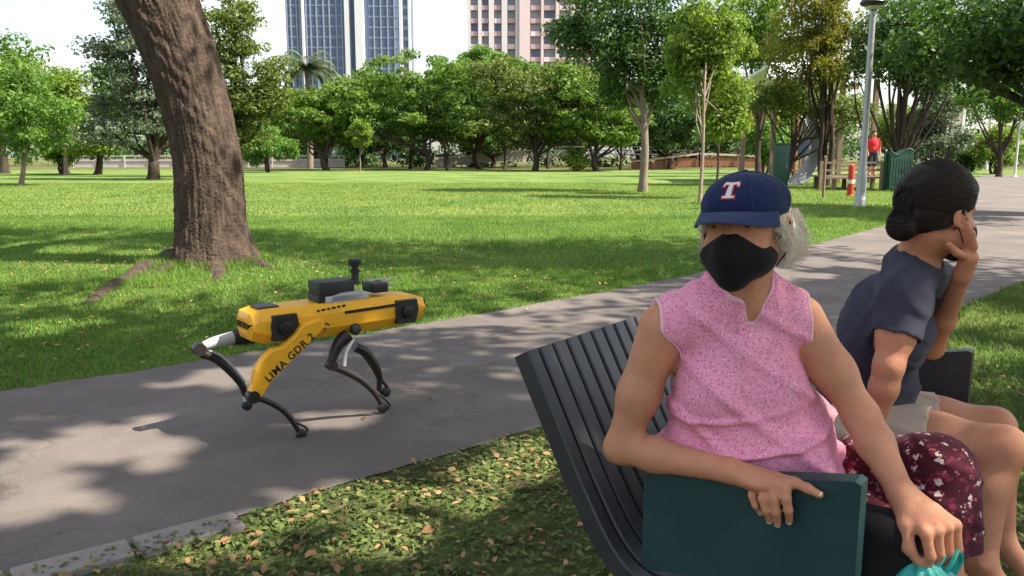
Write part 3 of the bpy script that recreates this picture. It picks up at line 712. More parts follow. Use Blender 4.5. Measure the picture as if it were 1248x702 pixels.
rail_fence('barrier_fence', 'low brown boarded fence with pale pink top rail beyond the lawn', [g2(770, 80, -.4), g2(852, 80, .35), g2(945, 80, .1)], 1.15, 1, plain('pink_rail', (.52, .36, .31), .7, .1, 2, bmp=0), M_BRICKBR, M_BRICKBR, .09)
rail_fence('ramp_wall', 'pale ramp wall with railing behind the umbrella trees', [g2(530, 94, .0), g2(640, 94, .9)], 1.5, 2, M_PALEWALL, M_PALEWALL, M_PALEWALL, .06, 'wall')
rail_fence('railing', 'pale grey railing behind the dusky tree', [g2(640, 96, .75), g2(850, 96, .75)], 1.6, 3, M_PALEWALL, M_STEEL, None, .06, 'railing')
rail_fence('low_railing', 'short pale railing behind the massive trunk', [g2(90, 92), g2(215, 92), g2(420, 92)], 1.3, 2, M_PALEWALL, M_PALEWALL, M_PALEWALL, .06, 'railing')
rail_fence('timber_railing', 'timber railing of the playground deck left of the lamp post', [g2(1000, 31.0), g2(1074, 31.0)], 1.05, 3, M_TIMBER, M_TIMBER, None, .035, 'railing')
def deck():
    root = thing('playground_deck', g2(1042, 32.6), 'low timber deck the person in red stands on', 'deck')
    o = ORG[root.name]
    for i in range(10):
        MB().box((o[0], o[1]-1.1+i*.24,   .50), (1.3, .112, .03)).build('plank', M_TIMBER, root)
    for sx in (-1.15, 0, 1.15):
        for sy in (-1, 1): MB().box((o[0]+sx, o[1]+sy*.95, .233), (.07, .07, .233)).build('leg', M_TIMBER, root)
deck()
def shelter():
    Y = 43.0; b = g2(975, Y)
    root = thing('park_shelter', b, 'open park shelter with a pale pitched roof among the trees', 'shelter')
    z0, z1 = P(975, 104, Y)[2], P(975, 80, Y)[2]; x0, x1 = g2(905, Y)[0], g2(1052, Y)[0]
    for s in (-1, 1):
        MB().prism([(x0, Y+s*3.4, z0), (x1, Y+s*3.4, z0), (x1-1.2, Y+s*.02, z1), (x0+1.2, Y+s*.02, z1)], (0, 0, .14)).build('roof_slope', M_ROOF, root)
    for x in np.linspace(x0+.7, x1-.7, 4):
        for s in (-1, 1): MB().box((x, Y+s*2.6, z0*.5), (.11, .11, z0*.5+.1)).build('post', M_TIMBER, root)
    MB().box(((x0+x1)/2, Y, z0-.1), ((x1-x0)/2-.5, .1, .1)).build('beam', M_TIMBER, root)
shelter()
def pavilion():
    Y = 82.0; b = g2(1158, Y)
    root = thing('pavilion', b, 'pavilion with a hipped grey roof at the upper right', 'pavilion')
    z0, z1 = P(1158, 118, Y)[2], P(1158, 92, Y)[2]; x0, x1 = g2(1128, Y)[0], g2(1192, Y)[0]; xm = (x0+x1)/2
    V = [(x0, Y-3, z0), (x1, Y-3, z0), (x1, Y+3, z0), (x0, Y+3, z0), (xm-.8, Y, z1), (xm+.8, Y, z1)]
    obj('roof', V, [(0, 1, 5, 4), (1, 2, 5), (2, 3, 4, 5), (3, 0, 4), (3, 2, 1, 0)], M_ROOFG, root)
    for x in (x0+.5, x1-.5):
        for s in (-2.5, 2.5): MB().box((x, Y+s, z0/2), (.15, .15, z0/2)).build('post', M_WHITEP, root)
    MB().box((xm, Y+2, z0*.4), ((x1-x0)/2-1, .1, z0*.4)).build('wall', M_PALEWALL, root)
pavilion()
def small_sign():
    b = g2(1182, 62)
    root = thing('sign_board', b, 'small white sign board on a short post beyond the pavement', 'sign')
    MB().box((b[0], b[1], .5), (.05, .05, .5)).build('post', M_WHITEP, root)
    MB().box((b[0]+.35, b[1]-.07, 1.25), (.75, .03, .27), bev=.01).build('board', M_WHITEP, root)
small_sign()
def sign_pole():
    b = g2(1238, 52)
    root = thing('thin_pole', b, 'thin pale pole at the right edge beside the lime shrub', 'pole')
    MB().tube([b, b+np.array([0, 0, 2]), b+np.array([0, 0, 4.4])], .07, 8).build('shaft', M_WHITEP, root, True)
    MB().lathe(b, [(.16, 0), (.16, .04), (.08, .08)], 10).build('base', M_WHITEP, root, True)
sign_pole()

# ================================================================== IMPLICIT SURFACES FOR BODIES
class Sdf:
    """smoothly blended tapered limbs and ellipsoids, meshed by surface nets"""
    def __init__(s): s.p = []
    def cone(s, a, b, ra, rb, k=.02, op='+'): s.p.append(('c', np.array(a, float), np.array(b, float), ra, rb, k, op)); return s
    def chain(s, pts, k=.02):
        for (a, ra), (b, rb) in zip(pts[:-1], pts[1:]): s.cone(a, b, ra, rb, k)
        return s
    def ell(s, c, r, M=None, k=.03, op='+'): s.p.append(('e', np.array(c, float), np.array(r, float), np.eye(3) if M is None else np.array(M, float), 0, k, op)); return s
    def half(s, c, n, k=.004): s.p.append(('h', np.array(c, float), np.array(n, float)/np.linalg.norm(n), 0, 0, k, '~')); return s
    def keep(s, cones, k=.003): s.p.append(('u', cones, None, None, None, k, '~')); return s   # keep only what lies inside one of these cones
    def bounds(s, grow=.012):
        lo, hi = np.full(3, 9e9), np.full(3, -9e9)
        for t, a, b, c, d, k, op in s.p:
            if op != '+' or t in 'hu': continue
            l, h = s.bb(t, a, b, c, d); lo = np.minimum(lo, l); hi = np.maximum(hi, h)
        return lo-grow, hi+grow
    @staticmethod
    def bb(t, a, b, c, d):
        if t == 'c': return np.minimum(a-c, b-d), np.maximum(a+c, b+d)
        e = np.sqrt(((c*b[:, None])**2).sum(0)) if t == 'e' else None
        return a-e, a+e
    def field(s, h, mod=None):
        lo, hi = s.bounds(); n = np.ceil((hi-lo)/h).astype(int)+3
        D = np.full(n, 1.0, np.float32)
        ax = [lo[i]+h*np.arange(n[i], dtype=np.float32) for i in range(3)]
        prims = [q for q in s.p if q[6] != '~'] + [None] + [q for q in s.p if q[6] == '~']   # cuts that end a garment come after its folds
        for pr in prims:
            if pr is None:
                if mod is not None:
                    X, Y, Z = np.meshgrid(*ax, indexing='ij', sparse=True); D += mod(X, Y, Z).astype(np.float32)
                continue
            t, a, b, c, d, k, op = pr
            if t in 'hu': sl = [slice(0, n[i]) for i in range(3)]
            else:
                l, u = s.bb(t, a, b, c, d); m = k+.03
                sl = [slice(max(0, int((l[i]-m-lo[i])/h)), min(n[i], int((u[i]+m-lo[i])/h)+2)) for i in range(3)]
            X, Y, Z = np.meshgrid(ax[0][sl[0]], ax[1][sl[1]], ax[2][sl[2]], indexing='ij', sparse=True)
            if t == 'u':
                q = None
                for (a, b, c, d) in a:
                    ab = b-a; L2 = float(ab@ab)+1e-12; tt = np.clip(((X-a[0])*ab[0]+(Y-a[1])*ab[1]+(Z-a[2])*ab[2])/L2, 0, 1)
                    e = np.sqrt((X-a[0]-tt*ab[0])**2+(Y-a[1]-tt*ab[1])**2+(Z-a[2]-tt*ab[2])**2)-(c+(d-c)*tt); q = e if q is None else np.minimum(q, e)
                q = -q
            elif t == 'c':
                ab = b-a; L2 = float(ab@ab)+1e-12
                tt = np.clip(((X-a[0])*ab[0]+(Y-a[1])*ab[1]+(Z-a[2])*ab[2])/L2, 0, 1)
                q = np.sqrt((X-a[0]-tt*ab[0])**2+(Y-a[1]-tt*ab[1])**2+(Z-a[2]-tt*ab[2])**2)-(c+(d-c)*tt)
            elif t == 'e':
                x = [((X-a[0])*c[i][0]+(Y-a[1])*c[i][1]+(Z-a[2])*c[i][2]) for i in range(3)]
                k0 = np.sqrt(sum((x[i]/b[i])**2 for i in range(3))); k1 = np.sqrt(sum((x[i]/b[i]**2)**2 for i in range(3)))+1e-6
                q = k0*(k0-1)/k1
            else: q = (X-a[0])*b[0]+(Y-a[1])*b[1]+(Z-a[2])*b[2]; q = -q
            sl = tuple(sl); A = D[sl]
            if op == '+': hh = np.clip(.5+.5*(A-q)/k, 0, 1); D[sl] = A+(q-A)*hh-k*hh*(1-hh)
            else: q = -q; hh = np.clip(.5-.5*(A-q)/k, 0, 1); D[sl] = A+(q-A)*hh+k*hh*(1-hh)
        return D.astype(np.float32), lo, h
    def mesh(s, h, mod=None, smooth=2): return surfnet(*s.field(h, mod), smooth=smooth)
def surfnet(D, lo, h, smooth=2):
    S = D < 0; s8 = S.view(np.uint8)
    c = np.zeros(np.array(D.shape)-1, np.uint8)
    for i in (0, 1):
        for j in (0, 1):
            for k in (0, 1): c += s8[i:i+c.shape[0], j:j+c.shape[1], k:k+c.shape[2]]
    I = np.argwhere((c > 0) & (c < 8)); idx = np.full(c.shape, -1, np.int32); idx[tuple(I.T)] = np.arange(len(I))
    acc = np.zeros((len(I), 3)); cnt = np.zeros(len(I))
    cor = [(i, j, k) for i in (0, 1) for j in (0, 1) for k in (0, 1)]
    val = {o: D[I[:, 0]+o[0], I[:, 1]+o[1], I[:, 2]+o[2]] for o in cor}
    for o in cor:
        for axn in range(3):
            if o[axn]: continue
            o2 = list(o); o2[axn] = 1; o2 = tuple(o2); da, db = val[o], val[o2]
            m = (da < 0) != (db < 0); t = da[m]/(da[m]-db[m])
            pt = np.tile(np.array(o, float), (m.sum(), 1)); pt[:, axn] += t; acc[m] += pt; cnt[m] += 1
    V = (I+acc/np.maximum(cnt, 1)[:, None])*h+lo
    Q = []
    for axn in range(3):
        a, b = [(1, 2), (2, 0), (0, 1)][axn]
        sl0 = [slice(1, -1)]*3; sl0[axn] = slice(0, -1); sl1 = list(sl0); sl1[axn] = slice(1, None)
        m = S[tuple(sl0)] != S[tuple(sl1)]; J = np.argwhere(m); off = np.ones(3, int); off[axn] = 0; J = J+off
        inside = S[tuple(J.T)]
        ea = np.zeros(3, int); ea[a] = 1; eb = np.zeros(3, int); eb[b] = 1
        q = np.stack([idx[tuple((J-ea-eb).T)], idx[tuple((J-eb).T)], idx[tuple(J.T)], idx[tuple((J-ea).T)]], 1)
        q[~inside] = q[~inside][:, ::-1]; Q.append(q)
    Q = np.vstack(Q); Q = Q[(Q >= 0).all(1)]
    for _ in range(smooth):
        A = np.zeros_like(V); n = np.zeros(len(V))
        for i in range(4):
            u, w = Q[:, i], Q[:, (i+1) % 4]
            for x in range(3): A[:, x] += np.bincount(u, V[w, x], len(V)) + np.bincount(w, V[u, x], len(V))
            n += np.bincount(u, minlength=len(V)) + np.bincount(w, minlength=len(V))
        V = V*.45+.55*A/np.maximum(n, 1)[:, None]
    return V, Q
def unit(v): v = np.asarray(v, float); return v/np.linalg.norm(v)
def vnoise(seed, n=5, f=(10, 40)):
    rng = np.random.default_rng(seed); W = []
    for i in range(n):
        d = unit(rng.normal(size=3)); W.append((d*np.exp(rng.uniform(np.log(f[0]), np.log(f[1]))), rng.random()*6.28))
    def fn(X, Y, Z):
        a = 0
        for w, p in W: a = a+np.sin(X*w[0]+Y*w[1]+Z*w[2]+p)
        return a/n
    return fn

# ================================================================== BENCH
M_BENCH = plain('bench_charcoal', (.030, .030, .032), .42, .3, 18, bmp=.25)
M_BENCH2 = plain('bench_slat_dark', (.040, .040, .043), .40, .35, 12, bmp=.3)
def green_panel_material():
    m, nt, b = nmat('bench_green_panel'); v = coords(nt)
    n1 = noise(nt, v, 6, 5); n2 = noise(nt, v, 90, 3)
    c = ramp(nt, n1, [(.3, (.005, .027, .029)), (.7, (.011, .046, .047))])
    c = mixc(nt, ramp(nt, noise(nt, v, 25, 6, .7), [(.62, (0, 0, 0)), (.75, (.5, .5, .5))]), c, (.02, .03, .028))
    nt.links.new(c, b.inputs['Base Color']); b.inputs['Roughness'].default_value = .55
    bump(nt, b, n2, .2, .002); return m
M_GPANEL = green_panel_material()
bu = ray(1385, 190)[:2]; bu /= np.linalg.norm(bu); bf = np.array([bu[1], -bu[0]])   # along the bench, and the way it faces
U3, F3, Z3 = np.array([bu[0], bu[1], 0]), np.array([bf[0], bf[1], 0]), np.array([0, 0, 1.0])
B0 = G(785, 580, .60)
def B(l, s, z): return np.array([B0[0], B0[1], 0]) + U3*l + F3*s + Z3*z               # bench coordinates
def Q(px, py, off=0.0):                                                              # pixel on the plane of the near end panel, off metres towards the far end
    d = ray(px, py); t = (np.dot(B0[:2], bu)+off)/np.dot(d[:2], bu); return np.array([0, 0, CAM_H])+d*t
LEN = 1.36
bench = thing('park_bench', B(LEN/2, .1, 0), 'charcoal slatted park bench with green end panel that the two women sit on', 'bench')
prof = spline([(-.318, .838), (-.24, .690), (-.155, .530), (-.075, .405), (.0, .352), (.10, .350), (.25, .385), (.40, .425), (.455, .415), (.468, .375)], 34)
def slat(l0, l1, thick, name, mat):
    T = np.gradient(prof, axis=0); T /= np.linalg.norm(T, axis=1)[:, None]; nn = np.stack([T[:, 1], -T[:, 0]], 1)
    V = []; b_ = .004
    for (s, z), (ns, nz) in zip(prof, nn):
        for l, q in ((l0+b_, 0), (l1-b_, 0), (l1, b_), (l1, thick), (l0, thick), (l0, b_)):
            V.append(B(l, s+ns*q, z+nz*q))
    n = 6; m = len(prof)
    F = [(i*n+k, i*n+(k+1) % n, (i+1)*n+(k+1) % n, (i+1)*n+k) for i in range(m-1) for k in range(n)] + [tuple(range(n-1, -1, -1)), tuple((m-1)*n+k for k in range(n))]
    mb = MB(); mb.add(V, F); return mb.build(name, mat, bench, True, 30)
slat(.0, .042, .046, 'side_frame', M_BENCH)
slat(LEN-.042, LEN, .046, 'side_frame', M_BENCH)
ns = 21; w = (LEN-.084-.012)/ns
for i in range(ns):
    slat(.048+w*i+.005, .048+w*(i+1)-.005, .024 + .002*(i % 3), 'slat', M_BENCH2)
def end_panel(l0, th, mat, name):
    q = [(.0, .39), (.0, .600), (.012, .609), (.44, .695), (.452, .690), (.452, .485), (.44, .475), (.015, .380)]
    return MB().prism([B(l0, s, z) for s, z in q], U3*th).build(name, mat, bench)
end_panel(.0, .048, M_GPANEL, 'end_panel')['label'] = 'dark teal green end panel nearest the camera'
end_panel(LEN-.048, .048, M_BENCH, 'end_panel')
for l in (.16, LEN-.16):
    for s, zt in ((-.02, .36), (.40, .40)):
        MB().prism([B(l-.02, s-.03, 0), B(l-.02, s+.03, 0), B(l-.02, s+.025, zt), B(l-.02, s-.025, zt)], U3*.04).build('leg', M_BENCH, bench)
    MB().box(B(l, .19, .30), (.24, .02, .025), [F3, U3, Z3]).build('cross_bar', M_BENCH, bench)
# front apron below the seat edge
MB().box(B(LEN/2, .43, .345), (LEN/2-.06, .012, .035), [U3, F3, Z3]).build('front_rail', M_BENCH, bench)

# ================================================================== ROBOT
def yellow_material():
    m, nt, b = nmat('robot_yellow'); v = coords(nt)
    c = mixc(nt, noise(nt, v, 18, 5), (.74, .34, .010), (.86, .44, .020))
    c = mixc(nt, ramp(nt, noise(nt, v, 60, 6, .7), [(.56, (0, 0, 0)), (.72, (.65, .65, .65))]), c, (.30, .15, .02))
    nt.links.new(c, b.inputs['Base Color']); b.inputs['Roughness'].default_value = .42
    bump(nt, b, noise(nt, v, 300, 2), .08, .001); return m
M_YEL = yellow_material()
M_RDARK = plain('robot_dark_metal', (.022, .018, .018), .38, .4, 60, bmp=.2, metal=.2)
M_RGREY = plain('robot_grey', (.42, .42, .43), .45, .15, 40, bmp=.15)
M_RBLACK = plain('robot_black', (.010, .012, .012), .5, .3, 40, bmp=.2)
M_LENS = plain('robot_lens', (.05, .055, .07), .12, .3, 30, bmp=0)
th_r = R(38); RA = np.array([math.cos(th_r), math.sin(th_r), 0]); RL = np.array([math.sin(th_r), -math.cos(th_r), 0]); RC = np.array([-.86, 3.95, 0])
def RB(a, l, z): return RC+RA*a+RL*l+Z3*z
def RP(px, py, lat):
    d = ray(px, py); t = (lat+np.dot(RC[:2], RL[:2]))/np.dot(d[:2], RL[:2]); return np.array([0, 0, CAM_H])+d*t
robot = thing('robot_dog', RC, 'yellow four legged robot dog with black legs walking on the path', 'robot')
def robot_build():
    # body: chamfered shell lofted along its axis
    secs = [(-.470, .070, .505, .575), (-.455, .105, .475, .600), (-.40, .118, .455, .612), (-.20, .120, .448, .612), (.10, .120, .450, .612), (.30, .120, .452, .608), (.40, .112, .462, .598), (.455, .092, .480, .578), (.475, .060, .505, .552)]
    V = []
    for a, w, z0, z1 in secs:
        c = .34*w; V += [RB(a, x, z) for x, z in ((-w+c, z1), (w-c, z1), (w, z1-.045), (w, z0+.05), (w-c, z0), (-w+c, z0), (-w, z0+.05), (-w, z1-.045))]
    n = 8; m = len(secs)
    F = [(i*n+k, i*n+(k+1) % n, (i+1)*n+(k+1) % n, (i+1)*n+k) for i in range(m-1) for k in range(n)] + [tuple(range(n-1, -1, -1)), tuple((m-1)*n+k for k in range(n))]
    body = MB().add(V, F).build('body', M_YEL, robot)
    md = body.modifiers.new('b', 'BEVEL'); md.width = .010; md.segments = 3; md.limit_method = 'ANGLE'; md.angle_limit = R(20)
    body.data.polygons.foreach_set('use_smooth', np.ones(len(body.data.polygons), dtype=bool)); body.data.set_sharp_from_angle(angle=R(50))
    # side groove, row of dark marks, hip recesses
    MB().box(RB(.13, .1205, .565), (.145, .004, .007), [RA*.999+Z3*.02, RL, Z3]).build('seam', M_RDARK, body)
    for i in range(6):
        MB().box(RB(-.150+i*.026, .1215, .586+.002*i), (.009 if i % 2 else .006, .003, .005), [RA, RL, Z3]).build('marking', M_RBLACK, body)
    for a, s in ((-.315, 1), (.325, 1), (-.315, -1), (.325, -1)):
        l = .118*s; q = [(-.060, -.070), (.045, -.075), (.066, -.01), (.056, .045), (-.055, .045), (-.066, .0)]
        MB().prism([RB(a+x, l-.018*s, .542+z) for x, z in q], RL*.03*s).build('hip_recess', M_RBLACK, body)
        hip = MB().lathe(RB(a, l+.006*s, .530), [(.034, 0), (.035, .016), (.031, .026), (.018, .028)], 18, RL*s).build('hip_motor', M_RDARK, robot, True)
        MB().lathe(RB(a, l+.034*s, .530), [(.014, 0), (.012, .006)], 14, RL*s).build('motor_cap', M_RDARK, hip, True)
    MB().lathe(RP(433, 401, .118), [(.030, 0), (.028, .010), (.018, .013)], 16, RL).build('side_camera', M_RDARK, body, True)
    MB().lathe(RP(433, 401, .132), [(.016, 0), (.012, .004)], 14, RL).build('side_lens', M_LENS, body, True)
    for s in (-.035, .035):
        MB().lathe(RB(.470, s, .528), [(.020, 0), (.018, .012)], 12, RA).build('front_camera', M_LENS, body, True)
    for k in (-1, 1): MB().box(RB(-.468, k*.03, .545), (.006, .02, .012), [RA, RL, Z3]).build('rear_marker', M_RDARK, body)
    MB().box(RB(-.36, 0, .615), (.05, .05, .005), [RA, RL, Z3], .003).build('top_hatch', M_RDARK, body)
    # near rear thigh: yellow shell with lettering
    ol = [(302, 487), (309, 470), (312, 452), (322, 436), (333, 426), (346, 423), (360, 409), (370, 396), (392, 388), (398, 398), (381, 415), (365, 432), (346, 450), (331, 466), (321, 482), (314, 490)]
    L = .165
    pts = [RP(x, y, L) for x, y in ol]
    thigh = MB().prism(pts, -RL*.05).build('thigh', M_YEL, robot)
    md = thigh.modifiers.new('b', 'BEVEL'); md.width = .008; md.segments = 3; md.limit_method = 'ANGLE'; md.angle_limit = R(30)
    cu = bpy.data.curves.new('lettering', 'FONT'); cu.body = 'LIMA GDR 2'; cu.size = 1; cu.extrude = .01; cu.offset = .022; cu.space_character = 1.12
    to = bpy.data.objects.new('tmp', cu); COL.link(to); dg = bpy.context.evaluated_depsgraph_get(); dg.update()
    me = bpy.data.meshes.new_from_object(to.evaluated_get(dg)); bpy.data.objects.remove(to)
    co = np.array([v.co[:] for v in me.vertices]); x0, x1 = co[:, 0].min(), co[:, 0].max()
    pa, pb = RP(328, 466, L+.001), RP(384, 411, L+.001); ux = pb-pa; ln = np.linalg.norm(ux); ux /= ln; uy = unit(np.cross(RL, ux))
    if uy[2] < 0: uy = -uy
    sc = ln/(x1-x0); hh = .050
    W = np.array([pa+ux*(c[0]-x0)*sc+uy*c[1]*hh+RL*(c[2]*.02+.0008) for c in co])
    obj('lettering', W, [tuple(p.vertices) for p in me.polygons], M_RBLACK, thigh)
    # small emblem beside the lettering
    e = RP(392, 396, L-.043); mb = MB()
    for a, b_ in (((388, 404), (392, 397)), ((392, 397), (388, 391)), ((392, 397), (398, 394)), ((392, 397), (397, 402)), ((398, 394), (402, 396))):
        mb.tube([RP(*a, .1215), RP((a[0]+b_[0])/2, (a[1]+b_[1])/2, .123), RP(*b_, .1215)], .0035, 6)
    mb.build('emblem', M_RBLACK, robot, True)
    def leg(name, pl, lat, rad, mat):
        q = [RP(x, y, lat) for x, y in pl]; q = spline(q, 14)
        o = MB().tube(q, np.interp(np.linspace(0, 1, 14), np.linspace(0, 1, len(rad)), rad), 10).build(name, mat, robot, True, 60)
        return o
    def foot(px, py, lat, par):
        c = RP(px, py, lat)
        MB().lathe(c-RL*.016, [(.014, 0), (.024, .004), (.026, .016), (.024, .028), (.014, .032)], 16, RL).build('foot_pad', M_RBLACK, par, True)
    # near rear
    MB().lathe(RP(309, 484, .16), [(.028, -.035), (.030, 0), (.028, .012)], 14, RL).build('knee_joint', M_RDARK, robot, True)
    sh = leg('shin', [(311, 484), (330, 491), (348, 503), (360, 519), (365, 527)], .14, (.014, .014, .013, .012, .011), M_RDARK); foot(367, 529, .14, sh)
    leg('ankle_strut', [(357, 513), (374, 522), (372, 528)], .14, (.006, .006, .006), M_RDARK)
    # far rear: grey upper, dark lower
    leg('thigh', [(322, 402), (304, 408), (284, 412)], -.17, (.045, .046, .036), M_RBLACK)
    leg('thigh_sleeve', [(285, 411), (262, 417), (248, 422)], -.17, (.030, .027, .022), M_RGREY)
    MB().lathe(RP(243, 426, -.16), [(.03, -.03), (.032, 0), (.03, .014)], 14, RL).build('knee_joint', M_RDARK, robot, True)
    sh = leg('shin', [(244, 430), (262, 437), (280, 452), (294, 468), (299, 482)], -.17, (.022, .020, .019, .018, .014), M_RDARK); foot(301, 494, -.17, sh)
    leg('shin_rod', [(252, 426), (270, 434), (286, 450), (298, 466)], -.165, (.007, .007, .007, .007), M_RGREY)
    leg('ankle_strut', [(297, 478), (300, 492)], -.17, (.010, .010), M_RGREY)
    # near front
    leg('thigh', [(424, 408), (412, 420), (406, 434), (403, 444)], .10, (.034, .030, .024, .020), M_RDARK)
    leg('thigh_rod', [(430, 412), (421, 430), (419, 446)], .10, (.012, .011, .011), M_RGREY)
    MB().lathe(RP(404, 445, .10), [(.024, -.03), (.026, 0), (.024, .02)], 14, RL).build('knee_joint', M_RDARK, robot, True)
    sh = leg('shin', [(404, 446), (422, 453), (440, 463), (456, 478), (464, 492)], .10, (.018, .020, .019, .016, .011), M_RDARK); foot(466, 497, .07, sh)
    leg('ankle_strut', [(458, 476), (474, 492), (472, 500)], .09, (.006, .006, .006), M_RDARK)
    # far front
    leg('thigh', [(432, 422), (446, 430), (458, 448), (463, 462)], -.05, (.026, .027, .024, .016), M_RDARK)
    sh = leg('shin', [(463, 460), (462, 470), (462, 482)], -.05, (.016, .014, .012), M_RDARK)
    leg('ankle_strut', [(462, 460), (472, 472), (473, 478), (465, 480)], -.05, (.010, .008, .007, .006), M_RDARK); foot(470, 478, -.05, sh)
    # payload
    MB().box(RB(.02, 0, .625), (.115, .085, .016), [RA, RL, Z3], .004).build('mounting_rail', M_RGREY, robot)
    c = RP(404, 352, .02); MB().box(c, (.092, .062, .044), [RA, RL, Z3], .006).build('computer_box', M_RBLACK, robot, True)
    c = RP(389, 366, .02); MB().box(c, (.030, .06, .030), [RA, RL, Z3], .004).build('battery_box', M_RBLACK, robot, True)
    c = RP(424, 362, .085); MB().prism([c-RA*.085-Z3*.024, c+RA*.075-Z3*.016, c+RA*.075+Z3*.026, c-RA*.03+Z3*.024, c-RA*.08+Z3*.012], -RL*.10).build('bracket', M_RGREY, robot)
    c = RP(457, 349, .02); MB().box(c, (.042, .06, .024), [RA, RL, Z3], .005).build('sensor_box', M_RBLACK, robot, True)
    MB().lathe(RP(433, 346, .0), [(.026, 0), (.020, .015), (.019, .055), (.026, .06), (.026, .07), (.017, .075), (.017, .088), (.032, .094), (.034, .118), (.024, .126)], 18).build('camera_mast', M_RBLACK, robot, True)
    for (x, y), (x2, y2) in (((462, 347), (480, 339)), ((464, 350), (478, 346)), ((450, 343), (470, 340))):
        MB().tube([RP(x, y, .0), RP((x+x2)/2, (y+y2)/2-1, .0), RP(x2, y2, .0)], .006, 6).build('cable', M_RGREY, robot, True)
robot_build()

# ================================================================== PEOPLE
def skin_material(name, a, b2, red):
    m, nt, b = nmat(name); v = coords(nt)
    n1 = noise(nt, v, 16, 6, .7); n2 = noise(nt, v, 130, 5, .7); n3 = noise(nt, v, 420, 3)
    c = mixc(nt, n1, a, b2); c = mixc(nt, ramp(nt, noise(nt, v, 6, 3), [(.45, (0, 0, 0)), (.62, (.45, .45, .45))]), c, tuple(min(1, x*q) for x, q in zip(b2, (1.15, .98, .98)))); c = mixc(nt, ramp(nt, noise(nt, v, 48, 4), [(.5, (0, 0, 0)), (.75, (.5, .5, .5))]), c, red)
    c = mixc(nt, ramp(nt, n2, [(.56, (0, 0, 0)), (.70, (.42, .42, .42))]), c, tuple(.50*x for x in a))
    nt.links.new(c, b.inputs['Base Color']); b.inputs['Roughness'].default_value = .52
    b.inputs['Subsurface Weight'].default_value = .12; b.inputs['Subsurface Radius'].default_value = (.012, .004, .002); b.inputs['Subsurface Scale'].default_value = .6
    b.inputs['Specular IOR Level'].default_value = .4
    hb = N(nt, 'ShaderNodeMath', operation='ADD'); nt.links.new(n2, hb.inputs[0]); nt.links.new(n3, hb.inputs[1])
    bump(nt, b, hb.outputs[0], .55, .0022); return m
def cloth(name, col, var=.2, weave=900, rough=.9, print_fn=None, bstr=.25):
    m, nt, b = nmat(name); v = coords(nt)
    c = mixc(nt, noise(nt, v, 14, 4), tuple(x*(1-var) for x in col), tuple(min(1, x*(1+var)) for x in col))
    if print_fn: c = print_fn(nt, v, c)
    nt.links.new(c, b.inputs['Base Color']); b.inputs['Roughness'].default_value = rough; b.inputs['Specular IOR Level'].default_value = .2
    b.inputs['Sheen Weight'].default_value = .06
    hb = N(nt, 'ShaderNodeMath', operation='MULTIPLY_ADD'); nt.links.new(noise(nt, v, weave, 2), hb.inputs[0]); hb.inputs[1].default_value = .35; nt.links.new(noise(nt, v, 45, 4), hb.inputs[2])
    bump(nt, b, hb.outputs[0], bstr, .004); return m
def dots(nt, v, c, scale, size, col, rnd=1.0, soft=.04, warp=.01):
    vo = N(nt, 'ShaderNodeTexVoronoi'); vo.inputs['Scale'].default_value = scale; vo.inputs['Randomness'].default_value = rnd
    wv = N(nt, 'ShaderNodeVectorMath', operation='MULTIPLY_ADD'); nt.links.new(noise(nt, v, 120, 2, .5, 'Color'), wv.inputs[0]); wv.inputs[1].default_value = (warp,)*3; nt.links.new(v, wv.inputs[2])
    nt.links.new(wv.outputs[0], vo.inputs['Vector'])
    return mixc(nt, ramp(nt, vo.outputs['Distance'], [(size, (1, 1, 1)), (size+soft, (0, 0, 0))]), c, col)
def pink_print(nt, v, c):
    c = dots(nt, v, c, 150, .27, (.62, .18, .31), .9, .12, .006)
    c = dots(nt, v, c, 105, .15, (.86, .56, .65), 1, .08, .006)
    return dots(nt, v, c, 85, .13, (.50, .14, .33), 1, .07, .006)
def maroon_print(nt, v, c):
    c = dots(nt, v, c, 52, .26, (.17, .020, .045), 1, .10, .02)
    c = dots(nt, v, c, 44, .16, (.30, .10, .13), 1, .06, .02)
    return dots(nt, v, c, 34, .185, (.60, .47, .43), 1, .06, .03)
SK_OLD = skin_material('skin_weathered', (.40, .172, .088), (.58, .285, .165), (.52, .155, .095))
SK_YNG = skin_material('skin_warm', (.45, .195, .105), (.56, .265, .150), (.52, .165, .105))
M_PINKTOP = cloth('pink_print_cotton', (.80, .32, .45), .10, print_fn=pink_print)
M_MAROON = cloth('maroon_floral_cotton', (.058, .007, .016), .3, print_fn=maroon_print)
M_NAVY = cloth('navy_jersey', (.044, .044, .064), .2, bstr=.35)
M_GREYHEM = cloth('grey_jersey', (.17, .185, .25), .15)
M_BEIGE = cloth('beige_twill', (.50, .40, .315), .12)
M_MASK = cloth('black_mask_cloth', (.008, .007, .008), .3)
M_CAP = cloth('blue_cap_twill', (.009, .017, .066), .18, 700)
M_CAPBRIM = cloth('blue_cap_brim', (.022, .036, .095), .18, 700)
M_EMW = cloth('emblem_white', (.66, .62, .62), .08, 700)
M_EMR = cloth('emblem_red', (.42, .03, .04), .15, 700)
def hair_mat(name, a, b2, rough):
    m, nt, b = nmat(name); g = nt.nodes.new('ShaderNodeNewGeometry')
    f = mixc(nt, .5, g.outputs['Random Per Island'], noise(nt, coords(nt), 60, 3))
    nt.links.new(ramp(nt, f, [(.25, a), (.75, b2)]), b.inputs['Base Color']); b.inputs['Roughness'].default_value = rough; b.inputs['Specular IOR Level'].default_value = .28
    return m
M_HAIRW = hair_mat('hair_white_blond', (.80, .70, .54), (.97, .90, .76), .55)
M_HAIRB = hair_mat('hair_black', (.010, .0065, .005), (.034, .021, .016), .55)
M_EYE = plain('eye_dark', (.05, .03, .02), .15, .2, 40, bmp=0)
M_NAIL = plain('fingernail', (.62, .44, .36), .3, .08, 60, bmp=0)
M_TEAL = None

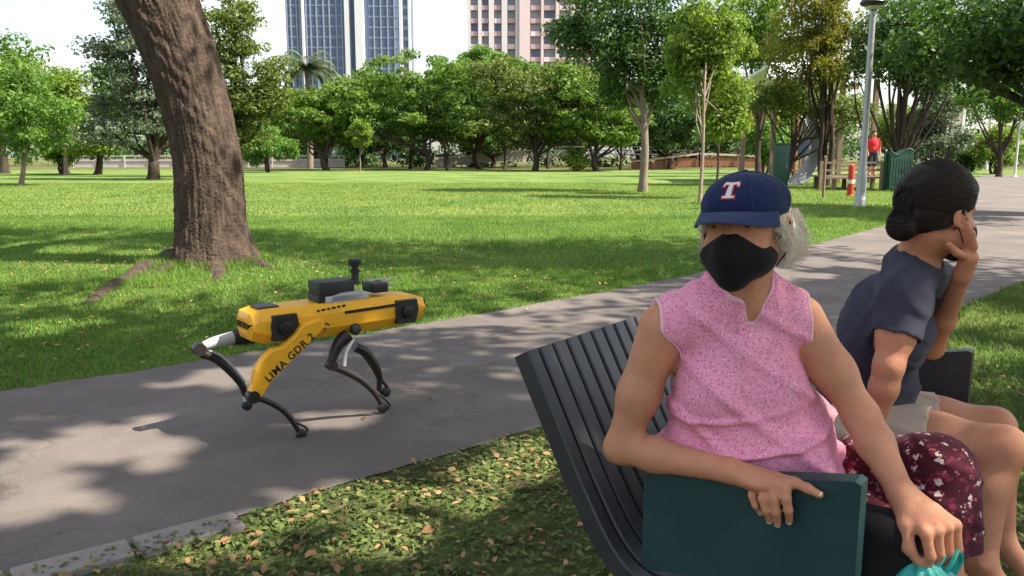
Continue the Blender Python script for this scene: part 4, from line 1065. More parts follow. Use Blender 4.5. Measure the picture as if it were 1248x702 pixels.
def frame(fwd, up=(0, 0, 1), roll=0):
    f = unit(fwd); r = unit(np.cross(f, up)); u = np.cross(r, f)
    c, s = math.cos(roll), math.sin(roll); r, u = r*c+u*s, u*c-r*s
    return np.array([-r, f, u])                       # rows: her left, forward, up
class Head:
    def __init__(s, c, fwd, sc=1.0, roll=0, up=(0, 0, 1)): s.c = np.array(c); s.M = frame(fwd, up, roll); s.k = sc; s.vs = np.array([1, 1, 1.0])
    def w(s, p): return s.c + (np.asarray(p, float)*s.vs)@s.M*s.k
    def add(s, S):
        w, k = s.w, s.k; r3 = lambda r: np.array(r)*k*s.vs
        S.ell(w((0, -.012, .035)), r3((.074, .093, .085)), s.M, .02); S.ell(w((0, .028, -.03)), r3((.062, .068, .085)), s.M, .02)
        for q in (-1, 1):
            S.cone(w((q*.047, .005, -.06)), w((q*.012, .068, -.098)), .020*k, .018*k, .02)
            S.ell(w((q*.036, .066, -.032)), r3((.024, .024, .024)), s.M, .015)
            S.ell(w((q*.078, -.008, -.008)), r3((.009, .021, .034)), s.M, .006)
            S.ell(w((q*.082, -.002, -.008)), r3((.006, .011, .022)), s.M, .004, '-')
        S.cone(w((-.030, .073, .034)), w((.030, .073, .034)), .013*k, .013*k, .015)
        for q in (-1, 1):
            S.ell(w((q*.032, .101, .018)), r3((.017, .017, .013)), s.M, .010, '-')
            S.ell(w((q*.031, .077, .017)), r3((.015, .013, .012)), s.M, .004); S.ell(w((q*.031, .092, .016)), r3((.0125, .008, .0036)), s.M, .002, '-')
        S.cone(w((0, .088, .012)), w((0, .112, -.034)), .009*k, .013*k, .010)
        for q in (-1, 1): S.ell(w((q*.011, .102, -.038)), r3((.010, .010, .008)), s.M, .006)
        S.cone(w((-.022, .088, -.066)), w((.022, .088, -.066)), .006*k, .006*k, .008)
def mask_mesh(hd, par):
    S = Sdf(); w, k = hd.w, hd.k; r3 = lambda r: np.array(r)*k*hd.vs
    S.ell(w((0, .040, -.052)), r3((.073, .078, .066)), hd.M, .01)
    S.cone(w((0, .088, -.004)), w((0, .116, -.04)), .012*k, .018*k, .03); S.cone(w((0, .10, -.05)), w((0, .088, -.098)), .022*k, .026*k, .03)
    S.half(w((0, .034, 0)), -hd.M[1], .004)
    for q in (-1, 1): S.half(w((0, .10, .014)), hd.M[2]*.86+hd.M[0]*q*.52-hd.M[1]*.05, .014)
    fn = vnoise(5, 5, (60, 140))
    V, F = S.mesh(.0024, lambda X, Y, Z: .0012*fn(X, Y, Z)); m = obj('face_mask', V, F, M_MASK, par, True)
    for q in (-1, 1):
        for z0, z1 in ((-.022, .012), (-.080, -.036)):
            t = spline([w((q*.068, .036, z0)), w((q*.078, .010, (z0+z1)/2)), w((q*.084, -.014, z1)), w((q*.082, -.026, z1-.008))], 10)
            MB().tube(t, .0016, 6).build('ear_loop', M_MASK, m, True)
    return m
def strands(name, roots, paths_fn, n, rad, mat, par, rng, seg=9):
    """hair: thin tapered three sided locks"""
    VV, FF = [], []; off = 0
    for i in range(n):
        p = paths_fn(rng); p = spline(p, seg)
        r = rad*(.6+.8*rng.random())*np.linspace(1, .25, seg)
        T = np.gradient(p, axis=0); T /= np.linalg.norm(T, axis=1)[:, None]+1e-9
        u = np.cross(T, [.3, .5, .8]); u /= np.linalg.norm(u, axis=1)[:, None]+1e-9; w = np.cross(T, u)
        V = np.stack([p+r[:, None]*(math.cos(a)*u+math.sin(a)*w) for a in (0, 2.09, 4.19)], 1).reshape(-1, 3)
        F = [(j*3+k, j*3+(k+1) % 3, j*3+3+(k+1) % 3, j*3+3+k) for j in range(seg-1) for k in range(3)]
        VV.append(V); FF.append(np.array(F)+off); off += len(V)
    return obj(name, np.vstack(VV), np.vstack(FF), mat, par, True)

# ------------------------------------------------------------------ woman in pink
def woman_pink():
    hip = B(.34, .20, .50); neck = P(904, 357, 1.735)
    root = thing('person', np.array([hip[0], hip[1], 0]), 'seated person in blue cap, black mask and pink patterned sleeveless top, arm over bench panel', 'person')
    hd = Head(P(908, 277, 1.69), (-.54, -.84, -.06), 1.07, roll=R(-3)); hd.vs = np.array([1.0, 1, .84])
    RS, LS = P(806, 399, 1.745), P(977, 388, 1.745); chest = P(895, 447, 1.765); belly = P(912, 528, 1.775)
    side = unit(LS-RS); up = unit(neck-belly); fw = unit(np.cross(up, side));
    if fw[1] > 0: fw = -fw
    TM = np.array([side, fw, up])
    RE, RW = P(757, 545, 1.765), P(886, 573, 1.605)
    LE, LW = P(1050, 508, 1.665), P(1099, 603, 1.535)
    hipL, hipR = hip+U3*.085, hip-U3*.075
    LK = P(1142, 574, 1.675); LA = P(1158, 742, 1.60); LT = LA+np.array([.12, -.09, -.05])
    RK = P(1118, 668, 1.60); RAk = RK+np.array([-.04, .10, -.44]); RT = RAk+np.array([.15, -.11, -.03])
    RAk[2] = .07; RT[2] = .03
    def torso(S, g=0.0, k=.05):
        S.ell(chest, np.array((.135, .098, .150))+g, TM, k); S.ell(belly, np.array((.178, .130, .125))+g, TM, k)
        S.ell(hip+Z3*.03, np.array((.165, .135, .125))+g, np.array([U3, F3, Z3]), .06)
        for s in (-1, 1): S.ell(chest+side*s*.066+fw*.062-up*.035, np.array((.066, .058, .062))+g, TM, .035)
        S.cone(RS+side*.02, neck-up*.008, .046+g, .050+g, .04); S.cone(LS-side*.02, neck-up*.008, .046+g, .050+g, .04)
    S = Sdf(); torso(S)
    S.cone(neck-up*.02, hd.w((0, -.022, -.055)), .056, .054, .03); hd.add(S)
    S.cone(neck+fw*.03-up*.01, hd.w((0, .02, -.09)), .026, .022, .03)
    S.chain([(RS, .049), (RS*.45+RE*.55-fw*.0, .044), (RE, .034)], .03)
    S.cone(RE, RE*.65+RW*.35, .035, .037, .025); S.cone(RE*.65+RW*.35, RW, .037, .025, .02); S.ell(RE-unit(RW-RE)*.014-Z3*.01, (.018, .018, .02), None, .02)
    S.chain([(LS, .046), (LS*.45+LE*.55, .040), (LE, .034)], .03)
    S.cone(LE, LE*.65+LW*.35, .034, .036, .025); S.cone(LE*.65+LW*.35, LW, .036, .025, .02)
    # right hand: over the top edge of the panel, fingers hanging down its outer face
    k = .009; nails = []
    mc = [Q(922, 589, -.004), Q(934, 594, -.014), Q(946, 595, -.018), Q(958, 592, -.014)]
    for i, m in enumerate(mc): S.cone(RW+(mc[i]-mc[1])*.25, m, .021, .0125, .012)
    S.ell((RW+mc[1]+mc[2])/3+Z3*.003, (.030, .034, .016), None, .015)
    fg = [[(917, 604, -.024), (921, 616, -.026), (927, 624, -.016)], [(930, 608, -.034), (934, 622, -.034), (938, 634, -.020)],
          [(943, 609, -.036), (946, 624, -.036), (948, 638, -.020)], [(958, 607, -.033), (961, 622, -.033), (962, 635, -.018)]]
    for m, pl, r in zip(mc, fg, (.0078, .0090, .0093, .0090)):
        q = [Q(*p) for p in pl]; S.chain([(m, r*1.25), (q[0], r*1.12), (q[1], r*.98), (q[2], r*.80)], .004); nails.append((q[1], q[2], r, -U3))
    tq = [Q(944, 583, .012), Q(968, 588, -.006), Q(984, 595, -.012), Q(999, 603, -.014)]
    S.cone(RW, tq[0], .018, .015, .012); S.chain([(tq[0], .0135), (tq[1], .0108), (tq[2], .0098), (tq[3], .0078)], .006); nails.append((tq[2], tq[3], .0095, unit(Z3-U3*.6)))
    # left hand: closed on the neck of the bag
    kn = [P(1128, 650, 1.47), P(1142, 647, 1.475), P(1154, 643, 1.485), P(1164, 640, 1.50)]
    for i, m in enumerate(kn): S.cone(LW+(m-kn[1])*.22, m, .021, .0125, .012)
    S.ell((LW+kn[1]+kn[2])/3, (.032, .022, .032), None, .015)
    for i, m in enumerate(kn):
        q1 = P(1134+i*11, 678-i*3, 1.462+i*.012); q2 = P(1128+i*10, 696-i*2, 1.478+i*.012); q3 = P(1120+i*10, 694-i*2, 1.50+i*.012)
        S.chain([(m, .0112), (q1, .0098), (q2, .0088), (q3, .0075)], .005)
    t1, t2, t3 = P(1103, 640, 1.495), P(1107, 668, 1.478), P(1120, 686, 1.474)
    S.cone(LW, t1, .021, .016, .012); S.chain([(t1, .016), (t2, .0118), (t3, .0088)], .008); nails.append((t2, t3, .010, np.array([-.2, -1, .1])))
    # legs and feet
    S.chain([(hipL, .085), (LK, .060)], .05); S.chain([(LK, .056), (LK*.6+LA*.4+np.array([-.01, .02, 0]), .052), (LA, .034)], .03); S.cone(LA, LT, .032, .022, .02)
    S.chain([(hipR, .085), (RK, .058)], .05); S.chain([(RK, .055), (RK*.6+RAk*.4, .050), (RAk, .034)], .03); S.cone(RAk, RT, .032, .024, .02)
    V, F = S.mesh(.0034, smooth=2); obj('body', V, F, SK_OLD, root, True)
    for a, b_, r, nn in nails:
        d = unit(b_-a); nn = unit(nn-d*np.dot(nn, d)); sd = np.cross(d, nn); c = b_-d*.001+nn*r*.74; mb = MB()
        V = [c+d*x*.0065+sd*y*.0052-nn*.0016*abs(y)**2 for x in (-1, 0, .8) for y in (-1, -.4, .4, 1)]
        mb.add(V, [(i*4+j, i*4+j+1, i*4+j+5, i*4+j+4) for i in range(2) for j in range(3)]); mb.build('fingernail', M_NAIL, root, True)
    # top: loose, to below the waist
    S = Sdf(); torso(S, .007, .06)
    S.cone(RS-side*.014-up*.006, neck+up*.004, .056, .058, .03); S.cone(LS+side*.004-up*.006, neck+up*.004, .055, .058, .03)
    S.ell(belly+fw*.012-up*.085, (.180, .125, .10), TM, .07); S.cone(P(985, 555, 1.66), P(1003, 572, 1.63), .035, .028, .06)
    S.half(hip-Z3*.02+Z3*.02, -Z3, .006)
    # armholes and V neck, each edge bound with a paler trim
    v0 = neck+fw*.125-up*.058
    cuts = [(RS-side*.094+up*.012, RE-side*.03, .098, .085), (RS-side*.060-up*.062, RE-side*.03, .094, .085), (LS+side*.086+up*.010, LE+side*.03, .098, .085), (LS+side*.086-up*.060, LE+side*.03, .090, .085),
            (neck+up*.115+fw*.02, neck+up*.034+fw*.035, .074, .050), (neck+fw*.10+up*.035+side*.012, v0, .030, .002), (neck+fw*.06+up*.035+side*.012, v0-fw*.05, .030, .002)]
    TR = Sdf(); TR.p = [list(q) for q in S.p]
    for q in TR.p:
        if q[0] == 'e': q[2] = q[2]+.0022
        elif q[0] == 'c': q[3] += .0022; q[4] += .0022
    TR.p = [tuple(q) for q in TR.p]; TR.keep([(a_, b_, ra+.0075, rb+.0075) for a_, b_, ra, rb in cuts])
    for (a_, b_, ra, rb), k_ in zip(cuts, (.006, .012, .006, .012, .006, .012, .012)): S.cone(a_, b_, ra, rb, k_, '~'); TR.cone(a_, b_, ra, rb, k_, '~')
    n1, n2 = vnoise(3, 6, (18, 45)), vnoise(4, 6, (50, 110))
    def folds(X, Y, Z):
        a = X*side[0]+Y*side[1]; zz = Z
        w = vw(X, Y, Z)
        d1 = np.sin(a*38+zz*52+3.0*w)          # diagonal drag lines
        d2 = np.sin(zz*85-a*14+3.5*w+1.0)      # creases where she bends at the waist
        d3 = np.sin(a*70+2.5*w)                # gathers from the yoke
        m2 = np.clip((.80-zz)/.10, 0, 1); m3 = np.clip((zz-.78)/.1, 0, 1)
        return -.011*np.maximum(0, d1)**3*(1-.5*m3)-.015*np.maximum(0, d2)**4*m2-.0045*np.maximum(0, d3)**2*m3+.008*n1(X, Y, Z)+.0016*n2(X, Y, Z)
    vw = vnoise(9, 4, (8, 18))
    V, F = S.mesh(.0034, folds, 1); top_o = obj('sleeveless_top', V, F, M_PINKTOP, root, True)
    V, F = TR.mesh(.0030, folds, 1); obj('trim', V, F, cloth('pink_binding', (.80, .46, .55), .1), top_o, True)
    # piping round the right armhole
    # trousers
    S = Sdf(); fnp = vnoise(13, 6, (25, 70))
    S.ell(hip+Z3*.0, (.172, .140, .115), np.array([U3, F3, Z3]), .05)
    S.chain([(hipL, .094), (hipL*.4+LK*.6, .083), (LK, .073)], .05)
    LM = LK*.42+LA*.58; S.chain([(LK, .073), (LK*.7+LA*.3+np.array([.0, .012, 0]), .076), (LM, .074)], .04)
    S.chain([(hipR, .092), (hipR*.4+RK*.6, .080), (RK, .070)], .05); S.chain([(RK, .070), (RK*.6+RAk*.4, .070)], .04)
    S.half(LM, LA-LK, .004)
    V, F = S.mesh(.004, lambda X, Y, Z: .0055*fnp(X, Y, Z)-.004*np.maximum(0, np.sin(Z*70+X*40+2*fnp(X, Y, Z)))**2, 1); obj('trousers', V, F, M_MAROON, root, True)
    # eyes
    for q in (-1, 1):
        bm = bmesh.new(); bmesh.ops.create_uvsphere(bm, u_segments=12, v_segments=8, radius=.0100*hd.k)
        V = np.array([v.co[:] for v in bm.verts])+hd.w((q*.031, .0775, .016)); F = [tuple(v.index for v in f.verts) for f in bm.faces]; bm.free()
        obj('eye', V, F, M_EYE, root, True)
    mask_mesh(hd, root)
    # hair under the cap
    rng = np.random.default_rng(17)
    S = Sdf(); r3 = lambda r: np.array(r)*hd.k
    S.ell(hd.w((0, -.035, .02)), r3((.076, .080, .070)), hd.M, .02); S.ell(hd.w((0, -.055, -.045)), r3((.072, .050, .055)), hd.M, .03)
    for q in (-1, 1): S.ell(hd.w((q*.078, -.036, -.034)), r3((.008, .026, .040)), hd.M, .015)
    fh = vnoise(6, 6, (60, 160)); V, F = S.mesh(.003, lambda X, Y, Z: .003*fh(X, Y, Z), 1)
    hair = obj('hair', V, F, M_HAIRW, root, True)
    def lock(r):
        q = 1 if r.random() < .66 else -1; a = r.random()**.8
        y0 = .030-.12*a; x0 = .068+.010*r.random()
        z0 = .016+.016*r.random(); ln = (.060+.060*r.random())*(1 if y0 < .01 else .5)
        bow = .001+.009*r.random()*(.3+.7*a); c1, c2 = .007*r.normal(), .009*r.normal()
        return [hd.w((q*x0, y0, z0)), hd.w((q*(x0+bow), y0-.008+.012*r.normal(), z0-ln*.35)), hd.w((q*(x0+bow*1.2+c1), y0-.012+.016*r.normal(), z0-ln*.75)), hd.w((q*(x0+bow*.7+c2), y0-.014+.018*r.normal(), z0-ln))]
    strands('hair_lock', None, lock, 3200, .0007, M_HAIRW, hair, rng)
    # cap
    cz = .054; rx, ry, rz = .0815, .111, .072
    def dome(az, el, out=0.0):
        seam = -.0012*np.exp(-((((az/(math.pi/3)+.5) % 1)-.5)*18)**2)
        f = 1+.012*math.sin(az*3+el*5)*math.cos(el)
        p = np.array([math.sin(az)*math.cos(el)*rx*f, math.cos(az)*math.cos(el)*ry*f, math.sin(el)*rz])
        nn = unit(p/np.array([rx, ry, rz])**2); return hd.w(np.array([0, -.010, cz])+p+nn*(out+seam))
    na, ne = 72, 18; lo_ = lambda a: -.10-.70*(1-math.cos(a))/2
    V = [dome(2*math.pi*i/na, lo_(2*math.pi*i/na)+(math.pi/2-lo_(2*math.pi*i/na))*j/(ne-1)*.995) for j in range(ne) for i in range(na)]
    F = [(j*na+i, j*na+(i+1) % na, (j+1)*na+(i+1) % na, (j+1)*na+i) for j in range(ne-1) for i in range(na)]+[tuple((ne-1)*na+i for i in range(na))]
    cap = obj('cap', V, F, M_CAP, root, True); md = cap.modifiers.new('t', 'SOLIDIFY'); md.thickness = .0018; md.offset = -1
    V = []; nb = 40; mb_ = 10
    for t in range(2):
        for j in range(mb_+1):
            for i in range(nb+1):
                az = (i/nb*2-1)*R(66); fz = j/mb_
                x = math.sin(az)*rx*(1+.05*fz); y = math.cos(az)*ry+fz*.068*max(0, math.cos(az*1.33))**.7
                z = -.002 - .030*(x/rx)**2*(.35+.65*fz) - .013*fz*fz
                V.append(hd.w((x, y-.010, z+cz-.002-t*.0028)))
    s_ = (mb_+1)*(nb+1); st = nb+1
    F = [(t*s_+j*st+i, t*s_+j*st+i+1, t*s_+(j+1)*st+i+1, t*s_+(j+1)*st+i) for t in range(2) for j in range(mb_) for i in range(nb)]
    F += [(mb_*st+i, mb_*st+i+1, s_+mb_*st+i+1, s_+mb_*st+i) for i in range(nb)]+[(j*st+e, (j+1)*st+e, s_+(j+1)*st+e, s_+j*st+e) for j in range(mb_) for e in (0, nb)]
    MB().add(V, F).build('brim', M_CAPBRIM, cap, True, 60)
    MB().lathe(dome(0, math.pi/2*.999), [(.008, -.002), (.008, .002), (.004, .005)], 12, hd.M[2]).build('button', M_CAP, cap, True)
    for i in range(6):                                   # seams
        az = math.pi/6+i*math.pi/3; MB().tube([dome(az, e, .0006) for e in np.linspace(-.1, 1.5, 14)], .0011, 5).build('seam', M_CAPBRIM, cap, True)
    def letter(grow, out, mat):
        cells = [(-.0165, .0165, .030, .0365), (-.0165, -.0125, .0255, .030), (.0125, .0165, .0255, .030), (-.0045, .0045, .004, .030), (-.0095, .0095, .0, .0045)]
        mb = MB()
        for x0, x1, y0, y1 in cells:
            x0, x1, y0, y1 = x0*.86-grow, x1*.86+grow, y0*.86+.006-grow, y1*.86+.006+grow; g = 4
            V = [dome(((x0+(x1-x0)*i/g)/rx)*1.35-.0, .24+(y0+(y1-y0)*j/g)/rz*1.15, out) for j in range(g+1) for i in range(g+1)]
            mb.add(V, [(j*(g+1)+i, j*(g+1)+i+1, (j+1)*(g+1)+i+1, (j+1)*(g+1)+i) for j in range(g) for i in range(g)])
        return mb.build('emblem', mat, cap)
    letter(.0022, .0016, M_EMR); letter(0, .0028, M_EMW)
woman_pink()

# ------------------------------------------------------------------ younger woman
def woman_navy():
    hip = B(.97, .19, .50); neck = P(1117, 316, 2.235)
    root = thing('person', np.array([hip[0], hip[1], 0]), 'seated person in navy t-shirt and beige shorts leaning forward, hand to masked face', 'person')
    fwdh = unit((.93, .34, -.14)); hd = Head(P(1143, 258, 2.19), fwdh, 1.0, roll=R(0))
    RS, LS = P(1103, 362, 2.13), P(1140, 345, 2.42); chest = P(1074, 398, 2.285); belly = P(1066, 468, 2.355)
    side = unit(LS-RS); up = unit(neck-belly); fw = unit(np.cross(side, up))
    if fw[0] < 0: fw = -fw
    side = unit(np.cross(up, fw)); TM = np.array([side, fw, up])
    RE, RW = P(1083, 446, 2.085), P(1068, 512, 2.10); RH = P(1072, 545, 2.08)
    LE, LW = P(1136, 424, 2.36), P(1173, 335, 2.17)
    hR, hL = hip-U3*.085+F3*.02, hip+U3*.085+F3*.02
    RK = P(1224, 545, 2.105); RAk = P(1198, 684, 2.035); RT = P(1232, 742, 1.985)
    LK = P(1212, 520, 2.34); LAk = P(1222, 660, 2.28); LT = LAk+np.array([.12, -.10, -.17])
    def torso(S, g=0):
        S.ell(chest, np.array((.140, .100, .155))+g, TM, .05); S.ell(belly, np.array((.128, .108, .13))+g, TM, .06)
        S.ell(hip+Z3*.02, np.array((.165, .125, .115))+g, np.array([U3, F3, Z3]), .06)
        S.ell(chest+fw*.075-up*.01, np.array((.10, .05, .065))+g, TM, .04)
        S.cone(RS, neck-up*.02, .050+g, .052+g, .04); S.cone(LS, neck-up*.02, .050+g, .052+g, .04)
    S = Sdf(); torso(S); S.cone(neck-up*.03, hd.w((0, -.025, -.055)), .052, .050, .03); hd.add(S)
    S.chain([(RS, .050), (RS*.45+RE*.55, .045), (RE, .036)], .03); S.chain([(RE, .036), (RE*.6+RW*.4, .035), (RW, .024)], .02)
    S.ell(RW*.5+RH*.5, (.020, .030, .036), None, .02)
    for i in range(4):
        m = RH+F3*(.024-.016*i); S.chain([(RW, .012), (m, .010), (m+F3*.015-Z3*.028, .008)], .006)
    S.chain([(LS, .046), (LE, .031)], .03); S.chain([(LE, .030), (LE*.6+LW*.4, .030), (LW, .021)], .02)
    pal = P(1181, 314, 2.145); S.cone(LW, pal, .022, .024, .015)
    for i in range(4):                                   # fingers up against cheek and mouth
        a = P(1187-i*5, 300+i*2, 2.125+.012*i); b_ = P(1184-i*6, 284+i*4, 2.115+.010*i); c = P(1177-i*6, 272+i*6, 2.112+.008*i)
        S.chain([(pal, .011), (a, .010), (b_, .0088), (c, .0075)], .005)
    S.chain([(pal, .014), (P(1166, 308, 2.12), .011), (P(1156, 298, 2.11), .009)], .006)
    S.chain([(hR, .088), (hR*.45+RK*.55, .072), (RK, .055)], .05); S.chain([(RK, .052), (RK*.62+RAk*.38-np.array([.012, -.015, 0]), .050), (RAk, .033)], .03)
    S.chain([(RAk, .033), (RAk*.5+RT*.5, .028), (RT, .022)], .02); S.ell(RAk-F3*.02-Z3*.02, (.026, .026, .03), None, .02)
    S.ell(RAk+U3*-.030, (.010, .010, .011), None, .012)
    for i in range(5): t = RT+U3*(-.022+.011*i); S.cone(t, t+F3*.022-Z3*.022, .011, .0085, .006)
    S.chain([(hL, .088), (hL*.45+LK*.55, .072), (LK, .055)], .05); S.chain([(LK, .052), (LK*.62+LAk*.38, .050), (LAk, .033)], .03); S.chain([(LAk, .033), (LT, .024)], .02)
    V, F = S.mesh(.004, smooth=2); obj('body', V, F, SK_YNG, root, True)
    # t-shirt with short sleeves
    S = Sdf(); torso(S, .010)
    for sh, el in ((RS, RE), (LS, LE)):
        e = sh*.50+el*.50; S.cone(sh, e, .062, .062, .03)
    S.half(RS*.50+RE*.50, RE-RS, .004) if False else None
    S.cone(neck+up*.08+fw*.03, neck+up*.015+fw*.01, .075, .058, .006, '~')
    S.half(belly-up*.075, -up+fw*.1, .004)
    vw, n1 = vnoise(29, 4, (7, 16)), vnoise(28, 6, (20, 60))
    def folds(X, Y, Z):
        a = X*fw[0]+Y*fw[1]+Z*fw[2]; b_ = X*up[0]+Y*up[1]+Z*up[2]; w = vw(X, Y, Z)
        return -.005*np.maximum(0, np.sin(b_*60+a*40+3*w))**2-.004*np.maximum(0, np.sin(a*70-b_*20+3*w))**3+.004*n1(X, Y, Z)
    # sleeves end square: cut away beyond the cuff, but only round the arm
    for sh, el in ((RS, RE), (LS, LE)):
        d = unit(el-sh); e = sh*.50+el*.50; S.cone(e+d*.066, e+d*.16, .080, .080, .004, '~')
    V, F = S.mesh(.0042, folds, 1); obj('t_shirt', V, F, M_NAVY, root, True)
    # grey hem band of the shirt below the navy part
    S = Sdf(); S.ell(belly-up*.05, (.142, .120, .12), TM, .05); S.ell(hip+Z3*.04, (.168, .13, .11), np.array([U3, F3, Z3]), .05)
    S.half(belly-up*.060, up-fw*.1, .004); S.half(hip+Z3*.055, -Z3, .006)
    V, F = S.mesh(.0045, lambda X, Y, Z: .006*n1(X*1.3, Y*1.3, Z*2.2), 1); obj('shirt_hem', V, F, M_GREYHEM, root, True)
    # shorts
    S = Sdf(); S.ell(hip+Z3*.0, (.178, .138, .118), np.array([U3, F3, Z3]), .05)
    for h_, k_ in ((hR, RK), (hL, LK)): S.chain([(h_, .112), (h_*.50+k_*.50, .092)], .04); 
    for h_, k_ in ((hR, RK), (hL, LK)):
        d = unit(k_-h_); e = h_*.48+k_*.52; S.cone(e+d*.075, e+d*.20, .11, .11, .004, '~')
    V, F = S.mesh(.0045, lambda X, Y, Z: .006*n1(X, Y, Z)-.004*np.maximum(0, np.sin((X+Y)*60+Z*50+3*vw(X, Y, Z)))**2, 1); obj('shorts', V, F, M_BEIGE, root, True)
    mask_mesh(hd, root)
    for q in (-1, 1):
        bm = bmesh.new(); bmesh.ops.create_uvsphere(bm, u_segments=10, v_segments=8, radius=.0105)
        V = np.array([v.co[:] for v in bm.verts])+hd.w((q*.031, .0775, .016)); F = [tuple(v.index for v in f.verts) for f in bm.faces]; bm.free()
        obj('eye', V, F, M_EYE, root, True)
    # hair pulled back into a low bun
    S = Sdf(); S.ell(hd.w((0, -.020, .044)), (.085, .100, .086), hd.M, .02); S.ell(hd.w((0, -.058, -.012)), (.064, .050, .058), hd.M, .03)
    S.ell(hd.w((0, .050, .068)), (.060, .040, .040), hd.M, .02)
    bun = hd.w((0, -.112, -.052)); S.ell(bun, (.040, .038, .040), hd.M, .02)
    S.half(hd.w((0, .074, .052)), hd.M[1]*.85-hd.M[2]*.5, .006)
    fh = vnoise(6, 6, (60, 170)); V, F = S.mesh(.003, lambda X, Y, Z: .0022*fh(X, Y, Z), 1); hair = obj('hair', V, F, M_HAIRB, root, True)
    rng = np.random.default_rng(27)
    def lock(r):
        th = r.uniform(-1.95, 1.95); f0 = R(r.uniform(-35, 62) if r.random() < .75 else 62)
        g = 1.040+.035*r.random(); o = []
        for i in range(5):
            f = f0+(R(-74)-f0)*i/4; t = th+.05*r.normal()
            o.append(hd.w((math.sin(t)*math.cos(f)*.086*g, -.020+math.sin(f)*.101*g, .044+math.cos(t)*math.cos(f)*.087*g-.035*max(0, -math.sin(f))**2)))
        return o + [hd.w((math.sin(th)*.02+.006*r.normal(), -.125+.006*r.normal(), -.048+.01*r.normal()))]
    strands('hair_lock', None, lock, 2200, .0010, M_HAIRB, hair, rng, 12)
    def fly(r):
        th = r.uniform(-1.7, 1.7); f = R(r.uniform(-60, 60)); L = .02+.03*r.random(); d = np.array([.01*r.normal(), -.5, .25*r.normal()+.1])
        n_ = np.array([math.sin(th)*math.cos(f), math.sin(f), math.cos(th)*math.cos(f)]); p = np.array([0, -.02, .044])+n_*np.array([.086, .101, .087])*1.05
        return [hd.w(p), hd.w(p+n_*.006+d*L*.4), hd.w(p+n_*.010*r.random()+d*L), hd.w(p+n_*.012*r.random()+d*L*1.6)]
    strands('flyaway', None, fly, 220, .0005, M_HAIRB, hair, rng, 7)
    def low(r):
        q = 1 if r.random() < .5 else -1; a = r.random(); j = lambda s: s*r.normal()
        return [hd.w((q*(.080-.012*a), .012-.05*a+j(.004), .02-.065*a)), hd.w((q*(.074-.012*a)+j(.002), -.045-.02*a, .005-.055*a+j(.003))), hd.w((q*.044+j(.003), -.090, -.012-.035*a+j(.003))), hd.w((q*.018+j(.006), -.125, -.05+j(.01)))]
    strands('hair_side', None, low, 700, .0010, M_HAIRB, hair, rng)
    def wisp(r):
        a = r.random()*6.28; e = r.uniform(-1, 1); R_ = .037+.005*r.random()
        return [bun+R_*np.array([math.cos(a+t)*math.cos(e), math.sin(a+t)*math.cos(e), math.sin(e)+.2*t])*np.array([1, 1, .95]) for t in (0, .5, 1.0, 1.5)]
    strands('hair_bun', None, wisp, 350, .0011, M_HAIRB, hair, rng)
woman_navy()

# ------------------------------------------------------------------ far person in red
def person_far():
    Y = 32.4; b = P(1063, 200, Y); b[2] = .53
    root = thing('person', b, 'far person in a red shirt on the timber deck beyond the lamp post', 'person')
    S = Sdf(); q = lambda x, y, z: b+np.array([x, y, z])
    S.chain([(q(-.10, 0, .06), .05), (q(-.09, 0, .45), .06), (q(-.08, 0, .85), .085)], .03); S.chain([(q(.10, -.03, .06), .05), (q(.09, 0, .45), .06), (q(.08, 0, .85), .085)], .03)
    for s in (-1, 1): S.cone(q(s*.1, -.02, .04), q(s*.11, -.16, .03), .04, .03, .02)
    S.ell(q(0, 0, .95), (.17, .12, .14), None, .06); S.ell(q(0, 0, 1.22), (.18, .12, .24), None, .06); S.cone(q(0, 0, 1.4), q(0, 0, 1.5), .05, .05, .03)
    S.ell(q(0, -.01, 1.60), (.078, .095, .115), None, .02); S.cone(q(0, -.10, 1.60), q(0, -.115, 1.57), .014, .016, .02)
    for s in (-1, 1):
        S.chain([(q(s*.19, 0, 1.38), .05), (q(s*.25, 0, 1.10), .042), (q(s*.23, -.1, .86), .03)], .03); S.ell(q(s*.23, -.13, .80), (.03, .03, .05), None, .02)
    V, F = S.mesh(.012); obj('body', V, F, SK_YNG, root, True)
    S = Sdf(); S.ell(q(0, 0, 1.0), (.20, .15, .16), None, .06); S.ell(q(0, 0, 1.22), (.205, .145, .25), None, .06)
    for s in (-1, 1): S.cone(q(s*.18, 0, 1.38), q(s*.235, 0, 1.17), .068, .062, .03)
    V, F = S.mesh(.012); obj('red_shirt', V, F, cloth('red_cotton', (.62, .035, .04), .15), root, True)
    S = Sdf(); S.ell(q(0, 0, .9), (.185, .13, .13), None, .05)
    for s in (-1, 1): S.cone(q(s*.085, 0, .82), q(s*.095, 0, .42), .10, .085, .03)
    V, F = S.mesh(.012); obj('shorts', V, F, M_NAVY, root, True)
    S = Sdf(); S.ell(q(0, .015, 1.65), (.088, .10, .09), None, .02); V, F = S.mesh(.012); obj('hair', V, F, M_HAIRB, root, True)
person_far()

